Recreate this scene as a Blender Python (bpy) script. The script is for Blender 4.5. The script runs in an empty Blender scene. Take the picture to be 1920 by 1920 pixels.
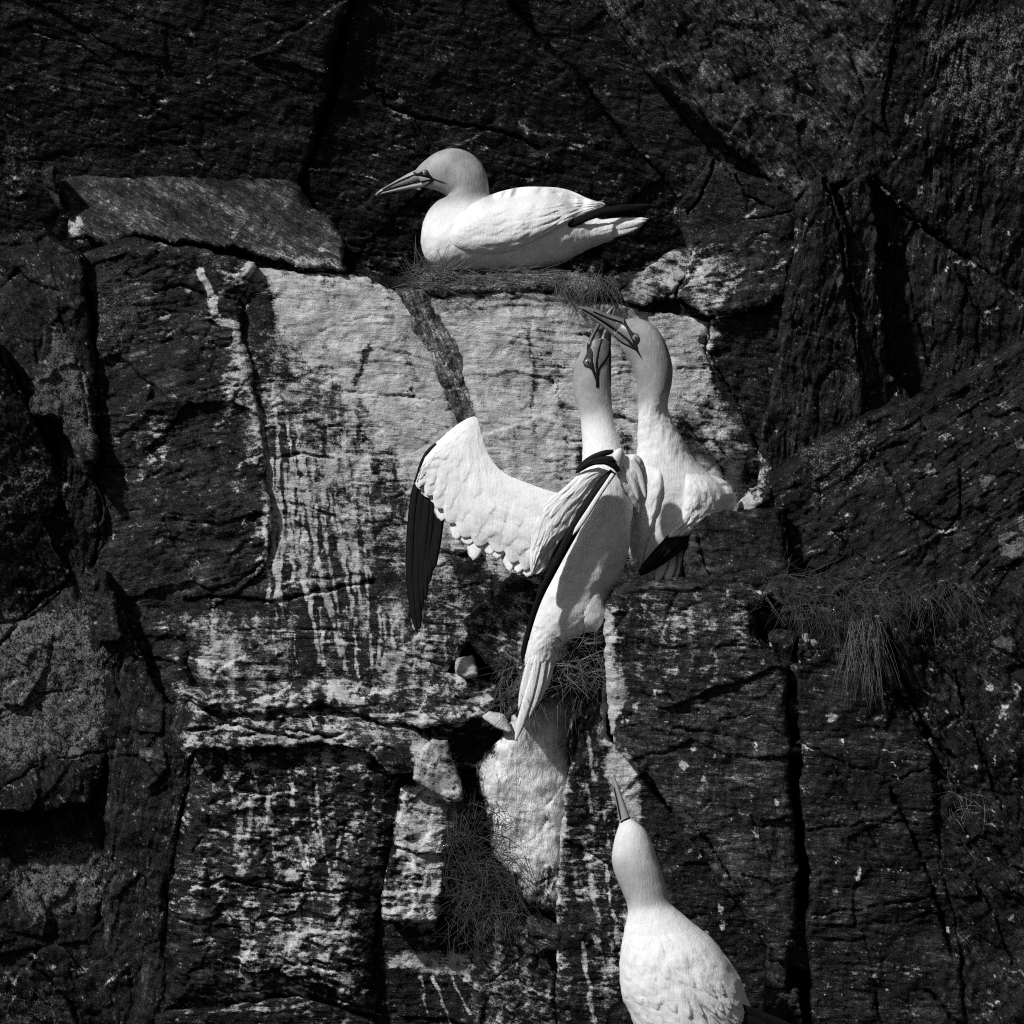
import bpy, math, random
import numpy as np
from mathutils import Vector
from mathutils.bvhtree import BVHTree

# ------------------------------------------------------------------ camera, sky, sun, exposure
scene = bpy.context.scene
S = 0.0015            # metres per photograph pixel on the cliff plane (a gannet is about 0.9 m long)
DIST = 14.0           # telephoto distance
Z0 = 6.0              # height of the camera above the sea

cam_data = bpy.data.cameras.new('camera')
cam_data.sensor_width = 36.0
cam_data.lens = 36.0 * DIST / (1920 * S)
cam_data.clip_start = 0.1
cam_data.clip_end = 500.0
cam = bpy.data.objects.new('camera', cam_data)
cam.location = (0, -DIST, Z0)
cam.rotation_euler = (math.radians(90), 0, 0)
scene.collection.objects.link(cam)
scene.camera = cam
cam_data.dof.use_dof = True
cam_data.dof.focus_distance = DIST - 0.25
cam_data.dof.aperture_fstop = 4.0

SUN_AZ, SUN_EL = math.radians(47), math.radians(42)   # to the left of the camera, above
sun_dir = Vector((-math.sin(SUN_AZ) * math.cos(SUN_EL), -math.cos(SUN_AZ) * math.cos(SUN_EL), math.sin(SUN_EL)))
world = bpy.data.worlds.new('World')
scene.world = world
world.use_nodes = True
wn, wl = world.node_tree.nodes, world.node_tree.links
wn.clear()
sky = wn.new('ShaderNodeTexSky')
sky.sky_type = 'NISHITA'
sky.sun_disc = False
sky.sun_elevation = SUN_EL
sky.sun_rotation = math.atan2(sun_dir.x, sun_dir.y)
bw = wn.new('ShaderNodeRGBToBW')          # the photograph is black and white: a grey sky
bg = wn.new('ShaderNodeBackground')
bg.inputs['Strength'].default_value = 0.05
wo = wn.new('ShaderNodeOutputWorld')
wl.new(sky.outputs[0], bw.inputs[0]); wl.new(bw.outputs[0], bg.inputs['Color']); wl.new(bg.outputs[0], wo.inputs[0])

sun_data = bpy.data.lights.new('sun', 'SUN')
sun_data.energy = 4.2
sun_data.angle = math.radians(2.2)
sun = bpy.data.objects.new('sun', sun_data)
sun.rotation_euler = sun_dir.to_track_quat('Z', 'Y').to_euler()
sun.location = (-4, -6, Z0 + 7)
scene.collection.objects.link(sun)

scene.view_settings.view_transform = 'Standard'
scene.view_settings.look = 'None'
scene.view_settings.exposure = 0.0
scene.view_settings.gamma = 1.0
scene.view_settings.use_curve_mapping = False
scene.cycles.use_denoising = False        # denoising would wipe the rock grain away
scene.cycles.max_bounces = 4
scene.cycles.diffuse_bounces = 3
scene.cycles.glossy_bounces = 2
scene.cycles.filter_width = 1.1

# ------------------------------------------------------------------ helpers
C = scene.collection
random.seed(7)
RNG = np.random.default_rng(11)
f32 = np.float32

def PX(px, py, y):
    """photograph pixel at depth y (metres, + is away from the camera) -> world point"""
    f = (DIST + y) / DIST
    return ((px - 960) * S * f, y, Z0 + (960 - py) * S * f)

def tag(o, label=None, cat=None, group=None, kind=None):
    if label: o['label'] = label
    if cat: o['category'] = cat
    if group: o['group'] = group
    if kind: o['kind'] = kind
    return o

def empty(name, loc):
    o = bpy.data.objects.new(name, None)
    o.location = loc; o.empty_display_size = 0.05
    C.objects.link(o)
    return o

def root_origin(p):
    v = Vector((0, 0, 0))
    while p is not None:
        v += Vector(p.location); p = p.parent
    return v

def make(name, verts, faces, mat, parent=None, smooth=True, attrs=None, origin=None):
    """verts: world coordinates (n,3); faces: list of tuples or (m,4)/(m,3) int array"""
    verts = np.asarray(verts, dtype=f32)
    if parent is not None:
        off = np.array(root_origin(parent), dtype=f32)
        loc = (0, 0, 0)
    else:
        off = np.array(origin if origin is not None else (0, 0, 0), dtype=f32)
        loc = tuple(float(a) for a in off)
    v = verts - off
    me = bpy.data.meshes.new(name)
    if isinstance(faces, np.ndarray):
        k = faces.shape[1]; m = len(faces)
        me.vertices.add(len(v)); me.vertices.foreach_set('co', v.ravel())
        me.loops.add(m * k); me.loops.foreach_set('vertex_index', faces.astype(np.int32).ravel())
        me.polygons.add(m)
        me.polygons.foreach_set('loop_start', np.arange(0, m * k, k, dtype=np.int32))
        me.update(calc_edges=True); me.validate()
    else:
        me.from_pydata([tuple(map(float, a)) for a in v], [], faces)
        me.update()
    me.polygons.foreach_set('use_smooth', np.full(len(me.polygons), smooth))
    if attrs:
        for an, (ty, arr) in attrs.items():
            a = me.attributes.new(an, ty, 'POINT')
            a.data.foreach_set('vector' if ty == 'FLOAT_VECTOR' else 'value', np.asarray(arr, dtype=f32).ravel())
    me.materials.append(mat)
    o = bpy.data.objects.new(name, me)
    o.location = loc
    if parent is not None: o.parent = parent
    C.objects.link(o)
    return o

# ---- numpy noise
_perm = {}
def _tab(seed):
    if seed not in _perm:
        r = np.random.default_rng(seed + 1000)
        p = r.permutation(256); p = np.concatenate([p, p]).astype(np.int32)
        a = r.uniform(0, 2 * np.pi, 256).astype(f32)
        _perm[seed] = (p, np.cos(a), np.sin(a), r.uniform(0, 1, (256, 4)).astype(f32))
    return _perm[seed]

def perlin(x, y, seed=0):
    p, gx, gy, _ = _tab(seed)
    xf = np.floor(x); yf = np.floor(y)
    xi = xf.astype(np.int32) & 255; yi = yf.astype(np.int32) & 255
    dx = (x - xf).astype(f32); dy = (y - yf).astype(f32)
    u = dx * dx * dx * (dx * (dx * 6 - 15) + 10); v = dy * dy * dy * (dy * (dy * 6 - 15) + 10)
    def g(ix, iy, ax, ay):
        h = p[p[ix & 255] + (iy & 255)] & 255
        return gx[h] * ax + gy[h] * ay
    n00 = g(xi, yi, dx, dy); n10 = g(xi + 1, yi, dx - 1, dy)
    n01 = g(xi, yi + 1, dx, dy - 1); n11 = g(xi + 1, yi + 1, dx - 1, dy - 1)
    a = n00 + u * (n10 - n00); b = n01 + u * (n11 - n01)
    return (a + v * (b - a)) * 1.4

def fbm(x, y, octv=4, seed=0, gain=0.5, lac=2.07):
    s = 0; a = 1.0; t = 0
    for i in range(octv):
        s = s + a * perlin(x + 17.3 * i, y - 9.1 * i, seed + i); t += a
        x = x * lac; y = y * lac; a *= gain
    return s / t

def ridged(x, y, octv=4, seed=0):
    s = 0; a = 1.0; t = 0
    for i in range(octv):
        s = s + a * (1 - np.abs(perlin(x + 3.3 * i, y + 5.7 * i, seed + i)) * 2); t += a
        x = x * 2.1; y = y * 2.1; a *= 0.5
    return s / t

def facets(x, y, seed):
    """broken rock: every Voronoi cell a tilted plane. returns height about -1..1 and distance to the border"""
    p, _, _, R = _tab(seed)
    xi = np.floor(x).astype(np.int32); yi = np.floor(y).astype(np.int32)
    F1 = np.full(x.shape, 9, f32); F2 = np.full(x.shape, 9, f32); H = np.zeros(x.shape, f32)
    for i in (-1, 0, 1):
        for j in (-1, 0, 1):
            h = p[p[(xi + i) & 255] + ((yi + j) & 255)] & 255
            r = R[h]
            sx = xi + i + r[..., 0]; sy = yi + j + r[..., 1]
            dx = x - sx; dy = y - sy
            d = np.sqrt(dx * dx + dy * dy)
            hh = (r[..., 2] - .5) * 1.6 * dx + (r[..., 3] - .5) * 1.6 * dy + (((h * 37) % 97) / 97.0 - .5) * .9
            nearer = d < F1
            F2 = np.where(nearer, F1, np.minimum(F2, d))
            H = np.where(nearer, hh, H); F1 = np.where(nearer, d, F1)
    return H.astype(f32), (F2 - F1).astype(f32)

def sstep(a, b, x):
    t = np.clip((x - a) / (b - a), 0, 1)
    return t * t * (3 - 2 * t)

def seg_dist(X, Y, a, b):
    ax, ay = a; bx, by = b
    vx, vy = bx - ax, by - ay
    t = np.clip(((X - ax) * vx + (Y - ay) * vy) / (vx * vx + vy * vy + 1e-9), 0, 1)
    return np.sqrt((X - ax - t * vx) ** 2 + (Y - ay - t * vy) ** 2), t

def sdf_poly(X, Y, poly):
    """signed distance in pixels, positive inside"""
    d = np.full(X.shape, 1e9, f32); ins = np.zeros(X.shape, bool)
    n = len(poly)
    for i in range(n):
        a = poly[i]; b = poly[(i + 1) % n]
        d = np.minimum(d, seg_dist(X, Y, a, b)[0])
        cond = (a[1] > Y) != (b[1] > Y)
        with np.errstate(divide='ignore', invalid='ignore'):
            xc = (b[0] - a[0]) * (Y - a[1]) / (b[1] - a[1] if b[1] != a[1] else 1e-9) + a[0]
        ins ^= cond & (X < xc)
    return np.where(ins, d, -d).astype(f32)

def cr(P, n):
    """Catmull-Rom through the rows of P, n steps per span"""
    P = np.asarray(P, dtype=float)
    Q = np.vstack([2 * P[0] - P[1], P, 2 * P[-1] - P[-2]])
    out = []
    for i in range(len(P) - 1):
        p0, p1, p2, p3 = Q[i], Q[i + 1], Q[i + 2], Q[i + 3]
        for k in range(n):
            t = k / n
            out.append(.5 * (2 * p1 + (p2 - p0) * t + (2 * p0 - 5 * p1 + 4 * p2 - p3) * t * t + (3 * p1 - p0 - 3 * p2 + p3) * t ** 3))
    out.append(P[-1])
    return np.array(out)

# ------------------------------------------------------------------ materials (all grey: the picture is monochrome)
def nodes(name):
    m = bpy.data.materials.new(name); m.use_nodes = True
    nt = m.node_tree; nt.nodes.clear()
    out = nt.nodes.new('ShaderNodeOutputMaterial'); b = nt.nodes.new('ShaderNodeBsdfPrincipled')
    nt.links.new(b.outputs[0], out.inputs[0])
    return m, nt.nodes, nt.links, b

class NB:
    def __init__(s, N, L): s.N, s.L = N, L
    def put(s, v, sock):
        if isinstance(v, (int, float)): sock.default_value = v
        elif isinstance(v, tuple): sock.default_value = v
        else: s.L.new(v, sock)
    def math(s, op, a, b=0.0, clamp=False):
        n = s.N.new('ShaderNodeMath'); n.operation = op; n.use_clamp = clamp
        s.put(a, n.inputs[0]); s.put(b, n.inputs[1]); return n.outputs[0]
    def noise(s, vec, scale, detail=6, rough=.6, dist=0.0):
        n = s.N.new('ShaderNodeTexNoise'); s.put(vec, n.inputs['Vector'])
        n.inputs['Scale'].default_value = scale; n.inputs['Detail'].default_value = detail
        n.inputs['Roughness'].default_value = rough; n.inputs['Distortion'].default_value = dist
        return n.outputs[0]
    def vor(s, vec, scale, feat='F1'):
        n = s.N.new('ShaderNodeTexVoronoi'); n.feature = feat; s.put(vec, n.inputs['Vector'])
        n.inputs['Scale'].default_value = scale; return n.outputs['Distance']
    def attr(s, name, out='Fac'):
        n = s.N.new('ShaderNodeAttribute'); n.attribute_name = name; return n.outputs[out]
    def scale(s, vec, sc):
        n = s.N.new('ShaderNodeMapping'); n.inputs['Scale'].default_value = sc; s.put(vec, n.inputs['Vector']); return n.outputs[0]
    def rng(s, v, a, b, c=0.0, d=1.0, smooth=False):
        n = s.N.new('ShaderNodeMapRange'); n.interpolation_type = 'SMOOTHSTEP' if smooth else 'LINEAR'
        s.put(v, n.inputs[0])
        for i, k in enumerate((a, b, c, d)): s.put(k, n.inputs[i + 1])
        return n.outputs[0]
    def mix(s, f, a, b):
        n = s.N.new('ShaderNodeMix'); n.data_type = 'FLOAT'
        s.put(f, n.inputs[0]); s.put(a, n.inputs[2]); s.put(b, n.inputs[3]); return n.outputs[0]
    def grey(s, v):
        n = s.N.new('ShaderNodeCombineColor')
        for i in range(3): s.L.new(v, n.inputs[i])
        return n.outputs[0]
    def bump(s, h, strength, dist):
        n = s.N.new('ShaderNodeBump'); n.inputs['Strength'].default_value = strength; n.inputs['Distance'].default_value = dist
        s.L.new(h, n.inputs['Height']); return n.outputs[0]

def mat_rock():
    """grain and fine lamination only: the larger blotches, stains and lichens are attributes of the mesh"""
    m, N, L, b = nodes('sea_cliff_rock'); B = NB(N, L)
    sp = B.attr('strata', 'Vector'); gu = B.attr('guano'); li = B.attr('lichen'); tone = B.attr('tone')
    n3 = B.noise(sp, 190, 3, .7)                             # grain
    n4 = B.noise(B.scale(sp, (26, 60, 190)), 1.0, 3, .7)     # fine lamination
    g3 = B.rng(n3, .32, .68, -1, 1); g4 = B.rng(n4, .32, .68, -1, 1)
    mixn = B.math('ADD', B.math('MULTIPLY', g3, .75), B.math('MULTIPLY', g4, .65))
    rock = B.math('MULTIPLY', tone, B.math('POWER', 3.6, mixn))
    vn = N.new('ShaderNodeTexVoronoi'); L.new(sp, vn.inputs['Vector']); vn.inputs['Scale'].default_value = 210    # pale crumbs, and glints painted into the colour
    sc = N.new('ShaderNodeSeparateColor'); L.new(vn.outputs['Color'], sc.inputs[0])
    spk = B.math('MULTIPLY', B.rng(vn.outputs['Distance'], .45, .2, 0, 1), B.rng(sc.outputs[0], .86, .97, 0, 1))
    rock = B.math('ADD', rock, B.math('MULTIPLY', spk, B.math('ADD', .02, B.math('MULTIPLY', tone, 3.2))))
    lm = B.rng(B.math('ADD', li, B.math('MULTIPLY', g3, .22)), .40, .60, 0, 1, True)
    rock = B.mix(B.math('MULTIPLY', lm, .85), rock, B.rng(n3, .3, .7, .04, .20))
    gm = B.rng(B.math('ADD', gu, B.math('MULTIPLY', mixn, .20)), .27, .78, 0, 1, True)
    gcol = B.math('MULTIPLY', B.attr('wash'), B.rng(mixn, -1, .8, .72, 1.12))
    col = B.mix(gm, rock, gcol)
    L.new(B.grey(col), b.inputs['Base Color'])
    L.new(B.rng(gm, 0, 1, .42, .9), b.inputs['Roughness'])
    b.inputs['Specular IOR Level'].default_value = .12
    h = B.math('ADD', B.math('MULTIPLY', n3, .8), B.math('MULTIPLY', n4, .7))
    L.new(B.bump(h, .8, .006), b.inputs['Normal'])
    return m

def mat_feather(name, white, buff, dark=False):
    m, N, L, b = nodes(name); B = NB(N, L)
    tc = N.new('ShaderNodeTexCoord').outputs['Object']
    n1 = B.noise(tc, 22, 5, .6); n2 = B.noise(B.scale(tc, (160, 160, 26)), 1.0, 5, .65, .3); n3 = B.noise(tc, 240, 3, .6)
    if dark:
        col = B.rng(B.math('ADD', n1, n2), .7, 1.3, white * .7, white * 1.6)
        b.inputs['Roughness'].default_value = .55
        b.inputs['Specular IOR Level'].default_value = .12
    else:
        hd = B.attr('buff')
        base = B.mix(B.math('MULTIPLY', hd, B.rng(B.noise(tc, 16, 4, .6), .3, .7, .72, 1.12)), white, buff)
        col = B.math('MULTIPLY', base, B.math('MULTIPLY', B.rng(n1, .3, .7, .90, 1.05), B.math('MULTIPLY', B.rng(n2, .3, .7, .90, 1.05), B.rng(n3, .3, .7, .93, 1.04))))
        b.inputs['Roughness'].default_value = .85
        b.inputs['Specular IOR Level'].default_value = .15
    L.new(B.grey(col), b.inputs['Base Color'])
    h = B.math('ADD', B.math('MULTIPLY', n2, .7), B.math('ADD', B.math('MULTIPLY', n1, .6), B.math('MULTIPLY', n3, .25)))
    L.new(B.bump(h, .6, .005), b.inputs['Normal'])
    return m

def mat_plain(name, val, rough=.5, var=.25, scale=40, spec=.4):
    m, N, L, b = nodes(name); B = NB(N, L)
    tc = N.new('ShaderNodeTexCoord').outputs['Object']
    n = B.noise(tc, scale, 5, .65)
    L.new(B.grey(B.rng(n, .3, .7, val * (1 - var), val * (1 + var))), b.inputs['Base Color'])
    b.inputs['Roughness'].default_value = rough
    b.inputs['Specular IOR Level'].default_value = spec
    L.new(B.bump(n, .2, .002), b.inputs['Normal'])
    return m

ROCK = mat_rock()
WHITE = mat_feather('white_plumage', .78, .27)
BLACK = mat_feather('black_flight_feathers', .0065, .0065, True)
BILL_SHADED = mat_plain('shaded_bill_horn', .13, .38, .25, 55)  # pair's bills stand in shade: the darkening is put into this horn colour
BILL = mat_plain('grey_bill_horn', .30, .38, .22, 55)
SKIN = mat_plain('black_face_skin', .004, .5, .3, 80, .12)
IRIS = mat_plain('pale_iris', .17, .12, .1, 200)
PUPIL = mat_plain('pupil', .004, .08, .1, 50)
FOOT = mat_plain('dark_webbed_foot', .05, .5, .3, 90)
DRY = mat_plain('dry_grass', .11, .8, .6, 14)
DARKGRASS = mat_plain('dull_grass', .045, .8, .6, 14)
NEST = mat_plain('nest_material', .07, .9, .7, 60)

# ------------------------------------------------------------------ the cliff
# stains (guano, lichen) and one painted lit corner are laid out in cliff coordinates; every region has a ragged edge
GUANO_AND_LIT = [  # polygon, strength, feather px, raggedness px
    ([(470, 505), (640, 514), (770, 556), (1050, 552), (1300, 592), (1335, 650), (1310, 720), (1300, 780), (1340, 850), (1390, 930), (1350, 1000),
      (1200, 1010), (1000, 1060), (900, 1040), (800, 960), (720, 860), (660, 760), (610, 690), (540, 640)], .92, 80, 60),
    ([(490, 520), (640, 514), (770, 556), (900, 760), (920, 1060), (760, 1050), (640, 1000), (580, 900), (510, 760), (480, 640)], .47, 80, 80),
    ([(480, 700), (680, 760), (800, 960), (920, 1080), (880, 1200), (700, 1180), (560, 1110), (490, 1070), (480, 900)], .36, 50, 70),
    ([(360, 1160), (420, 1130), (600, 1130), (820, 1150), (880, 1190), (840, 1275), (640, 1285), (370, 1300)], .36, 30, 55),
    ([(365, 1190), (450, 1160), (480, 1285), (375, 1295)], .52, 40, 45),
    ([(740, 1200), (870, 1180), (850, 1270), (700, 1280)], .54, 40, 45),
    ([(340, 1285), (620, 1270), (940, 1265), (960, 1330), (800, 1400), (600, 1400), (340, 1400)], .38, 25, 40),
    ([(520, 1395), (720, 1385), (700, 1440), (540, 1440)], .52, 20, 30),
    ([(350, 1400), (740, 1420), (740, 1690), (350, 1690)], .24, 60, 70),
    ([(420, 1690), (690, 1690), (690, 1880), (450, 1890)], .36, 60, 70),
    ([(500, 1700), (640, 1700), (660, 1790), (520, 1800)], .48, 60, 60),
    ([(775, 1385), (840, 1385), (870, 1500), (840, 1560), (815, 1725), (725, 1725), (745, 1560)], .66, 25, 35),
    ([(725, 1785), (880, 1785), (880, 1830), (725, 1815)], .66, 20, 25),
    ([(900, 1735), (1050, 1730), (1050, 1960), (890, 1960)], .34, 30, 40),
    ([(905, 1440), (940, 1390), (985, 1310), (1065, 1290), (1065, 1450), (1060, 1560), (1050, 1620), (980, 1640), (930, 1600)], 1.0, 20, 24),
    ([(930, 1560), (1065, 1560), (1060, 1700), (985, 1690)], .55, 20, 30),
    ([(1070, 1300), (1135, 1350), (1185, 1560), (1185, 1960), (1050, 1960), (1060, 1600)], .22, 25, 60),
    ([(1132, 1150), (1156, 1190), (1164, 1290), (1148, 1400), (1130, 1400)], .80, 10, 26),
    ([(1140, 1400), (1165, 1410), (1212, 1480), (1200, 1550), (1165, 1560), (1150, 1480)], .72, 16, 20),
    ([(1175, 1120), (1420, 1130), (1440, 1260), (1300, 1290), (1180, 1270)], .24, 50, 60),
    ([(1165, 555), (1240, 470), (1300, 462), (1290, 520), (1200, 575)], .60, 18, 16),
    ([(1285, 560), (1300, 500), (1340, 480), (1400, 500), (1370, 570), (1300, 580)], .46, 25, 30),
    ([(880, 1165), (1000, 1110), (1030, 1160), (980, 1260)], .40, 25, 25),
    ([(1330, 700), (1400, 780), (1430, 880), (1400, 950), (1330, 900)], .45, 30, 40),
    ([(900, 1340), (960, 1330), (955, 1370), (905, 1360)], .9, 10, 8),
    ([(860, 1230), (895, 1235), (890, 1275), (860, 1262)], .85, 10, 8),
    ([(1060, 1130), (1140, 1130), (1140, 1300), (1080, 1300)], .2, 20, 20),
    ([(1170, 520), (1330, 430), (1470, 400), (1480, 540), (1330, 590)], .16, 20, 30),
    ([(420, 600), (480, 640), (500, 800), (470, 860), (420, 760)], .40, 30, 40),
    ([(250, 780), (300, 780), (290, 900), (260, 900)], .30, 25, 30),
    ([(128, 412), (150, 412), (182, 438), (138, 446)], .55, 8, 8),  # lit corner of the loose slab painted in as a pale patch
    # cleaner dark patches washed out of the white face
    ([(475, 530), (500, 525), (508, 590), (470, 580)], -.5, 14, 16),
    ([(1078, 790), (1098, 785), (1108, 890), (1085, 890)], -.55, 14, 14),
    ([(1025, 590), (1036, 590), (1042, 720), (1024, 720)], -.28, 16, 16),
    ([(840, 1040), (900, 1030), (905, 1080), (865, 1080)], -.6, 14, 16),
    ([(500, 850), (540, 830), (560, 900), (520, 960)], -.35, 25, 30),
    ([(420, 1105), (520, 1125), (640, 1100), (720, 1060), (740, 1090), (600, 1150), (420, 1140)], -.45, 18, 24),
    ([(1250, 780), (1290, 770), (1320, 870), (1280, 880)], -.35, 25, 30),
    ([(1340, 640), (1420, 640), (1440, 830), (1410, 840), (1345, 700)], -.5, 20, 24),
    ([(540, 1190), (700, 1190), (690, 1260), (560, 1260)], -.22, 30, 40),
]
DRIPS = [  # white runs: points, half width, strength
    ([(375, 508), (388, 535), (398, 560), (402, 590), (412, 602), (432, 606)], 8, 1.1),
    ([(440, 610), (455, 680), (470, 760), (490, 830)], 9, .7),
    ([(455, 700), (480, 760), (505, 880), (510, 960), (520, 1080)], 6, .8),
    ([(520, 800), (520, 900), (530, 1000), (520, 1125)], 5, .9),
    ([(545, 860), (548, 960), (565, 1060), (580, 1120), (600, 1240)], 4, .9),
    ([(565, 840), (580, 960), (600, 1080), (612, 1115), (640, 1230)], 5, .9),
    ([(600, 830), (605, 980), (625, 1090), (645, 1230), (650, 1260)], 4, .8),
    ([(620, 820), (640, 1000), (660, 1070)], 4, .7),
    ([(500, 860), (500, 1000), (505, 1120)], 4, .7),
    ([(535, 870), (545, 1000), (550, 1090)], 4, .8),
    ([(585, 850), (592, 960), (596, 1060)], 3, .8),
    ([(720, 1150), (725, 1260)], 4, .7), ([(735, 1160), (740, 1255)], 4, .7), ([(755, 1170), (758, 1250)], 4, .6),
    ([(545, 1440), (550, 1540), (575, 1640), (600, 1690)], 4, .7),
    ([(590, 1440), (600, 1560), (620, 1640)], 3, .6), ([(480, 1440), (470, 1540), (450, 1640)], 6, .6),
    ([(500, 1480), (510, 1560)], 5, .7), ([(430, 1470), (450, 1540), (440, 1600)], 5, .6),
    ([(810, 1830), (830, 1880), (850, 1930)], 3, .8), ([(840, 1820), (860, 1860), (880, 1900)], 3, .8), ([(790, 1830), (800, 1900)], 3, .6),
    ([(860, 1300), (960, 1270), (1000, 1250)], 5, .5), ([(845, 1370), (880, 1345), (930, 1325)], 4, .9),
    ([(1860, 1380), (1885, 1330), (1915, 1290)], 4, .42), ([(1885, 1390), (1900, 1350), (1918, 1340)], 3, .42),
    ([(900, 1500), (905, 1440)], 4, .5),
]
_r = random.Random(23)
for _ in range(34):      # runs below the broken edge at the left of the white face
    x = _r.uniform(485, 700); y = _r.uniform(690, 960); ln = _r.uniform(60, 260); lean = _r.uniform(.02, .16)
    DRIPS.append(([(x, y), (x + ln * lean * .4 + _r.uniform(-3, 3), y + ln * .5), (x + ln * lean, y + ln)], _r.uniform(1.6, 4.2), _r.uniform(.55, .95)))
for _ in range(18):
    x = _r.uniform(380, 880); y = _r.uniform(1130, 1190); ln = _r.uniform(40, 120)
    DRIPS.append(([(x, y), (x + _r.uniform(0, 8), y + ln)], _r.uniform(1.5, 3.5), _r.uniform(.5, .85)))
for _ in range(10):
    x = _r.uniform(390, 700); y = _r.uniform(1410, 1600); ln = _r.uniform(40, 130)
    DRIPS.append(([(x, y), (x + _r.uniform(-14, 20), y + ln)], _r.uniform(1.5, 4), _r.uniform(.4, .75)))
for _ in range(14):
    x = _r.uniform(1060, 1180); y = _r.uniform(1330, 1800); ln = _r.uniform(40, 150)
    DRIPS.append(([(x, y), (x + ln * .16, y + ln)], _r.uniform(2, 6), _r.uniform(.5, .85)))
WASHED = []              # dark rain runs down the white face
for _ in range(44):
    x = _r.uniform(620, 1320); y = _r.uniform(560, 860); ln = _r.uniform(60, 260)
    WASHED.append(([(x, y), (x + _r.uniform(-8, 14), y + ln)], _r.uniform(3, 10), _r.uniform(.12, .42)))
SPLATS = []
for i in range(170):
    a = random.random()
    if a < .62: px, py = random.uniform(1160, 1900), random.uniform(1110, 1900)
    elif a < .8: px, py = random.uniform(1440, 1920), random.uniform(330, 1050)
    elif a < .9: px, py = random.uniform(600, 1500), random.uniform(20, 480)
    else: px, py = random.uniform(170, 480), random.uniform(560, 1500)
    SPLATS.append((px, py, random.uniform(1.2, 3.2), random.uniform(1.5, 8), random.uniform(.4, 1.0)))
SPLATS += [(1510, 1195, 6, 10, 1), (1525, 1205, 7, 6, 1), (1515, 1224, 7, 7, 1.1), (1192, 1322, 5, 7, 1.1), (1282, 1435, 9, 8, .9), (1320, 1460, 5, 8, 1),
           (1455, 1505, 5, 5, 1), (1418, 1560, 4, 12, 1.1), (1307, 1120, 7, 12, .6), (1350, 1705, 5, 9, .9), (1355, 1735, 5, 13, .8), (1610, 1640, 4, 20, .7),
           (1560, 1345, 12, 10, .5), (1735, 1345, 9, 9, .5), (1860, 1290, 9, 6, .6), (1725, 355, 5, 9, .6)]
LICHEN = [
    ([(60, 770), (95, 620), (125, 630), (165, 720), (172, 860), (120, 780)], .55, 15, 15),
    ([(-200, 820), (90, 860), (110, 960), (-200, 1020)], .45, 30, 30),
    ([(-200, 1160), (150, 1130), (200, 1260), (190, 1400), (60, 1440), (-200, 1450)], .52, 40, 40),
    ([(20, 1640), (110, 1580), (200, 1590), (190, 1700), (60, 1730)], .55, 30, 30),
    ([(-200, 1840), (120, 1840), (120, 2000), (-200, 2000)], .35, 30, 30),
    ([(1700, 30), (1920, 20), (2100, 300), (1900, 330), (1770, 260), (1750, 150)], .44, 50, 50),
    ([(1380, 30), (1500, 20), (1520, 130), (1400, 140)], .42, 30, 30),
    ([(0, 240), (60, 250), (70, 330), (0, 360)], .4, 20, 20),
    ([(1500, 840), (1640, 780), (1640, 900), (1520, 960)], .40, 30, 30),
    ([(160, 560), (250, 520), (260, 640), (180, 700)], .36, 20, 20),
    ([(1720, 1180), (1900, 1150), (1910, 1260), (1760, 1240)], .36, 20, 20),
]
LDISC = [(1851, 904, 17), (1893, 1021, 26), (1915, 985, 11), (1912, 830, 10), (1745, 880, 10), (1560, 1345, 9), (1716, 1345, 9), (1880, 1210, 18),
         (140, 1412, 14), (85, 1395, 9), (100, 1620, 10), (130, 1690, 10)]

def in_box(X, Y, pts, pad):
    a = np.array(pts)
    return X.max() > a[:, 0].min() - pad and X.min() < a[:, 0].max() + pad and Y.max() > a[:, 1].min() - pad and Y.min() < a[:, 1].max() + pad

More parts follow.
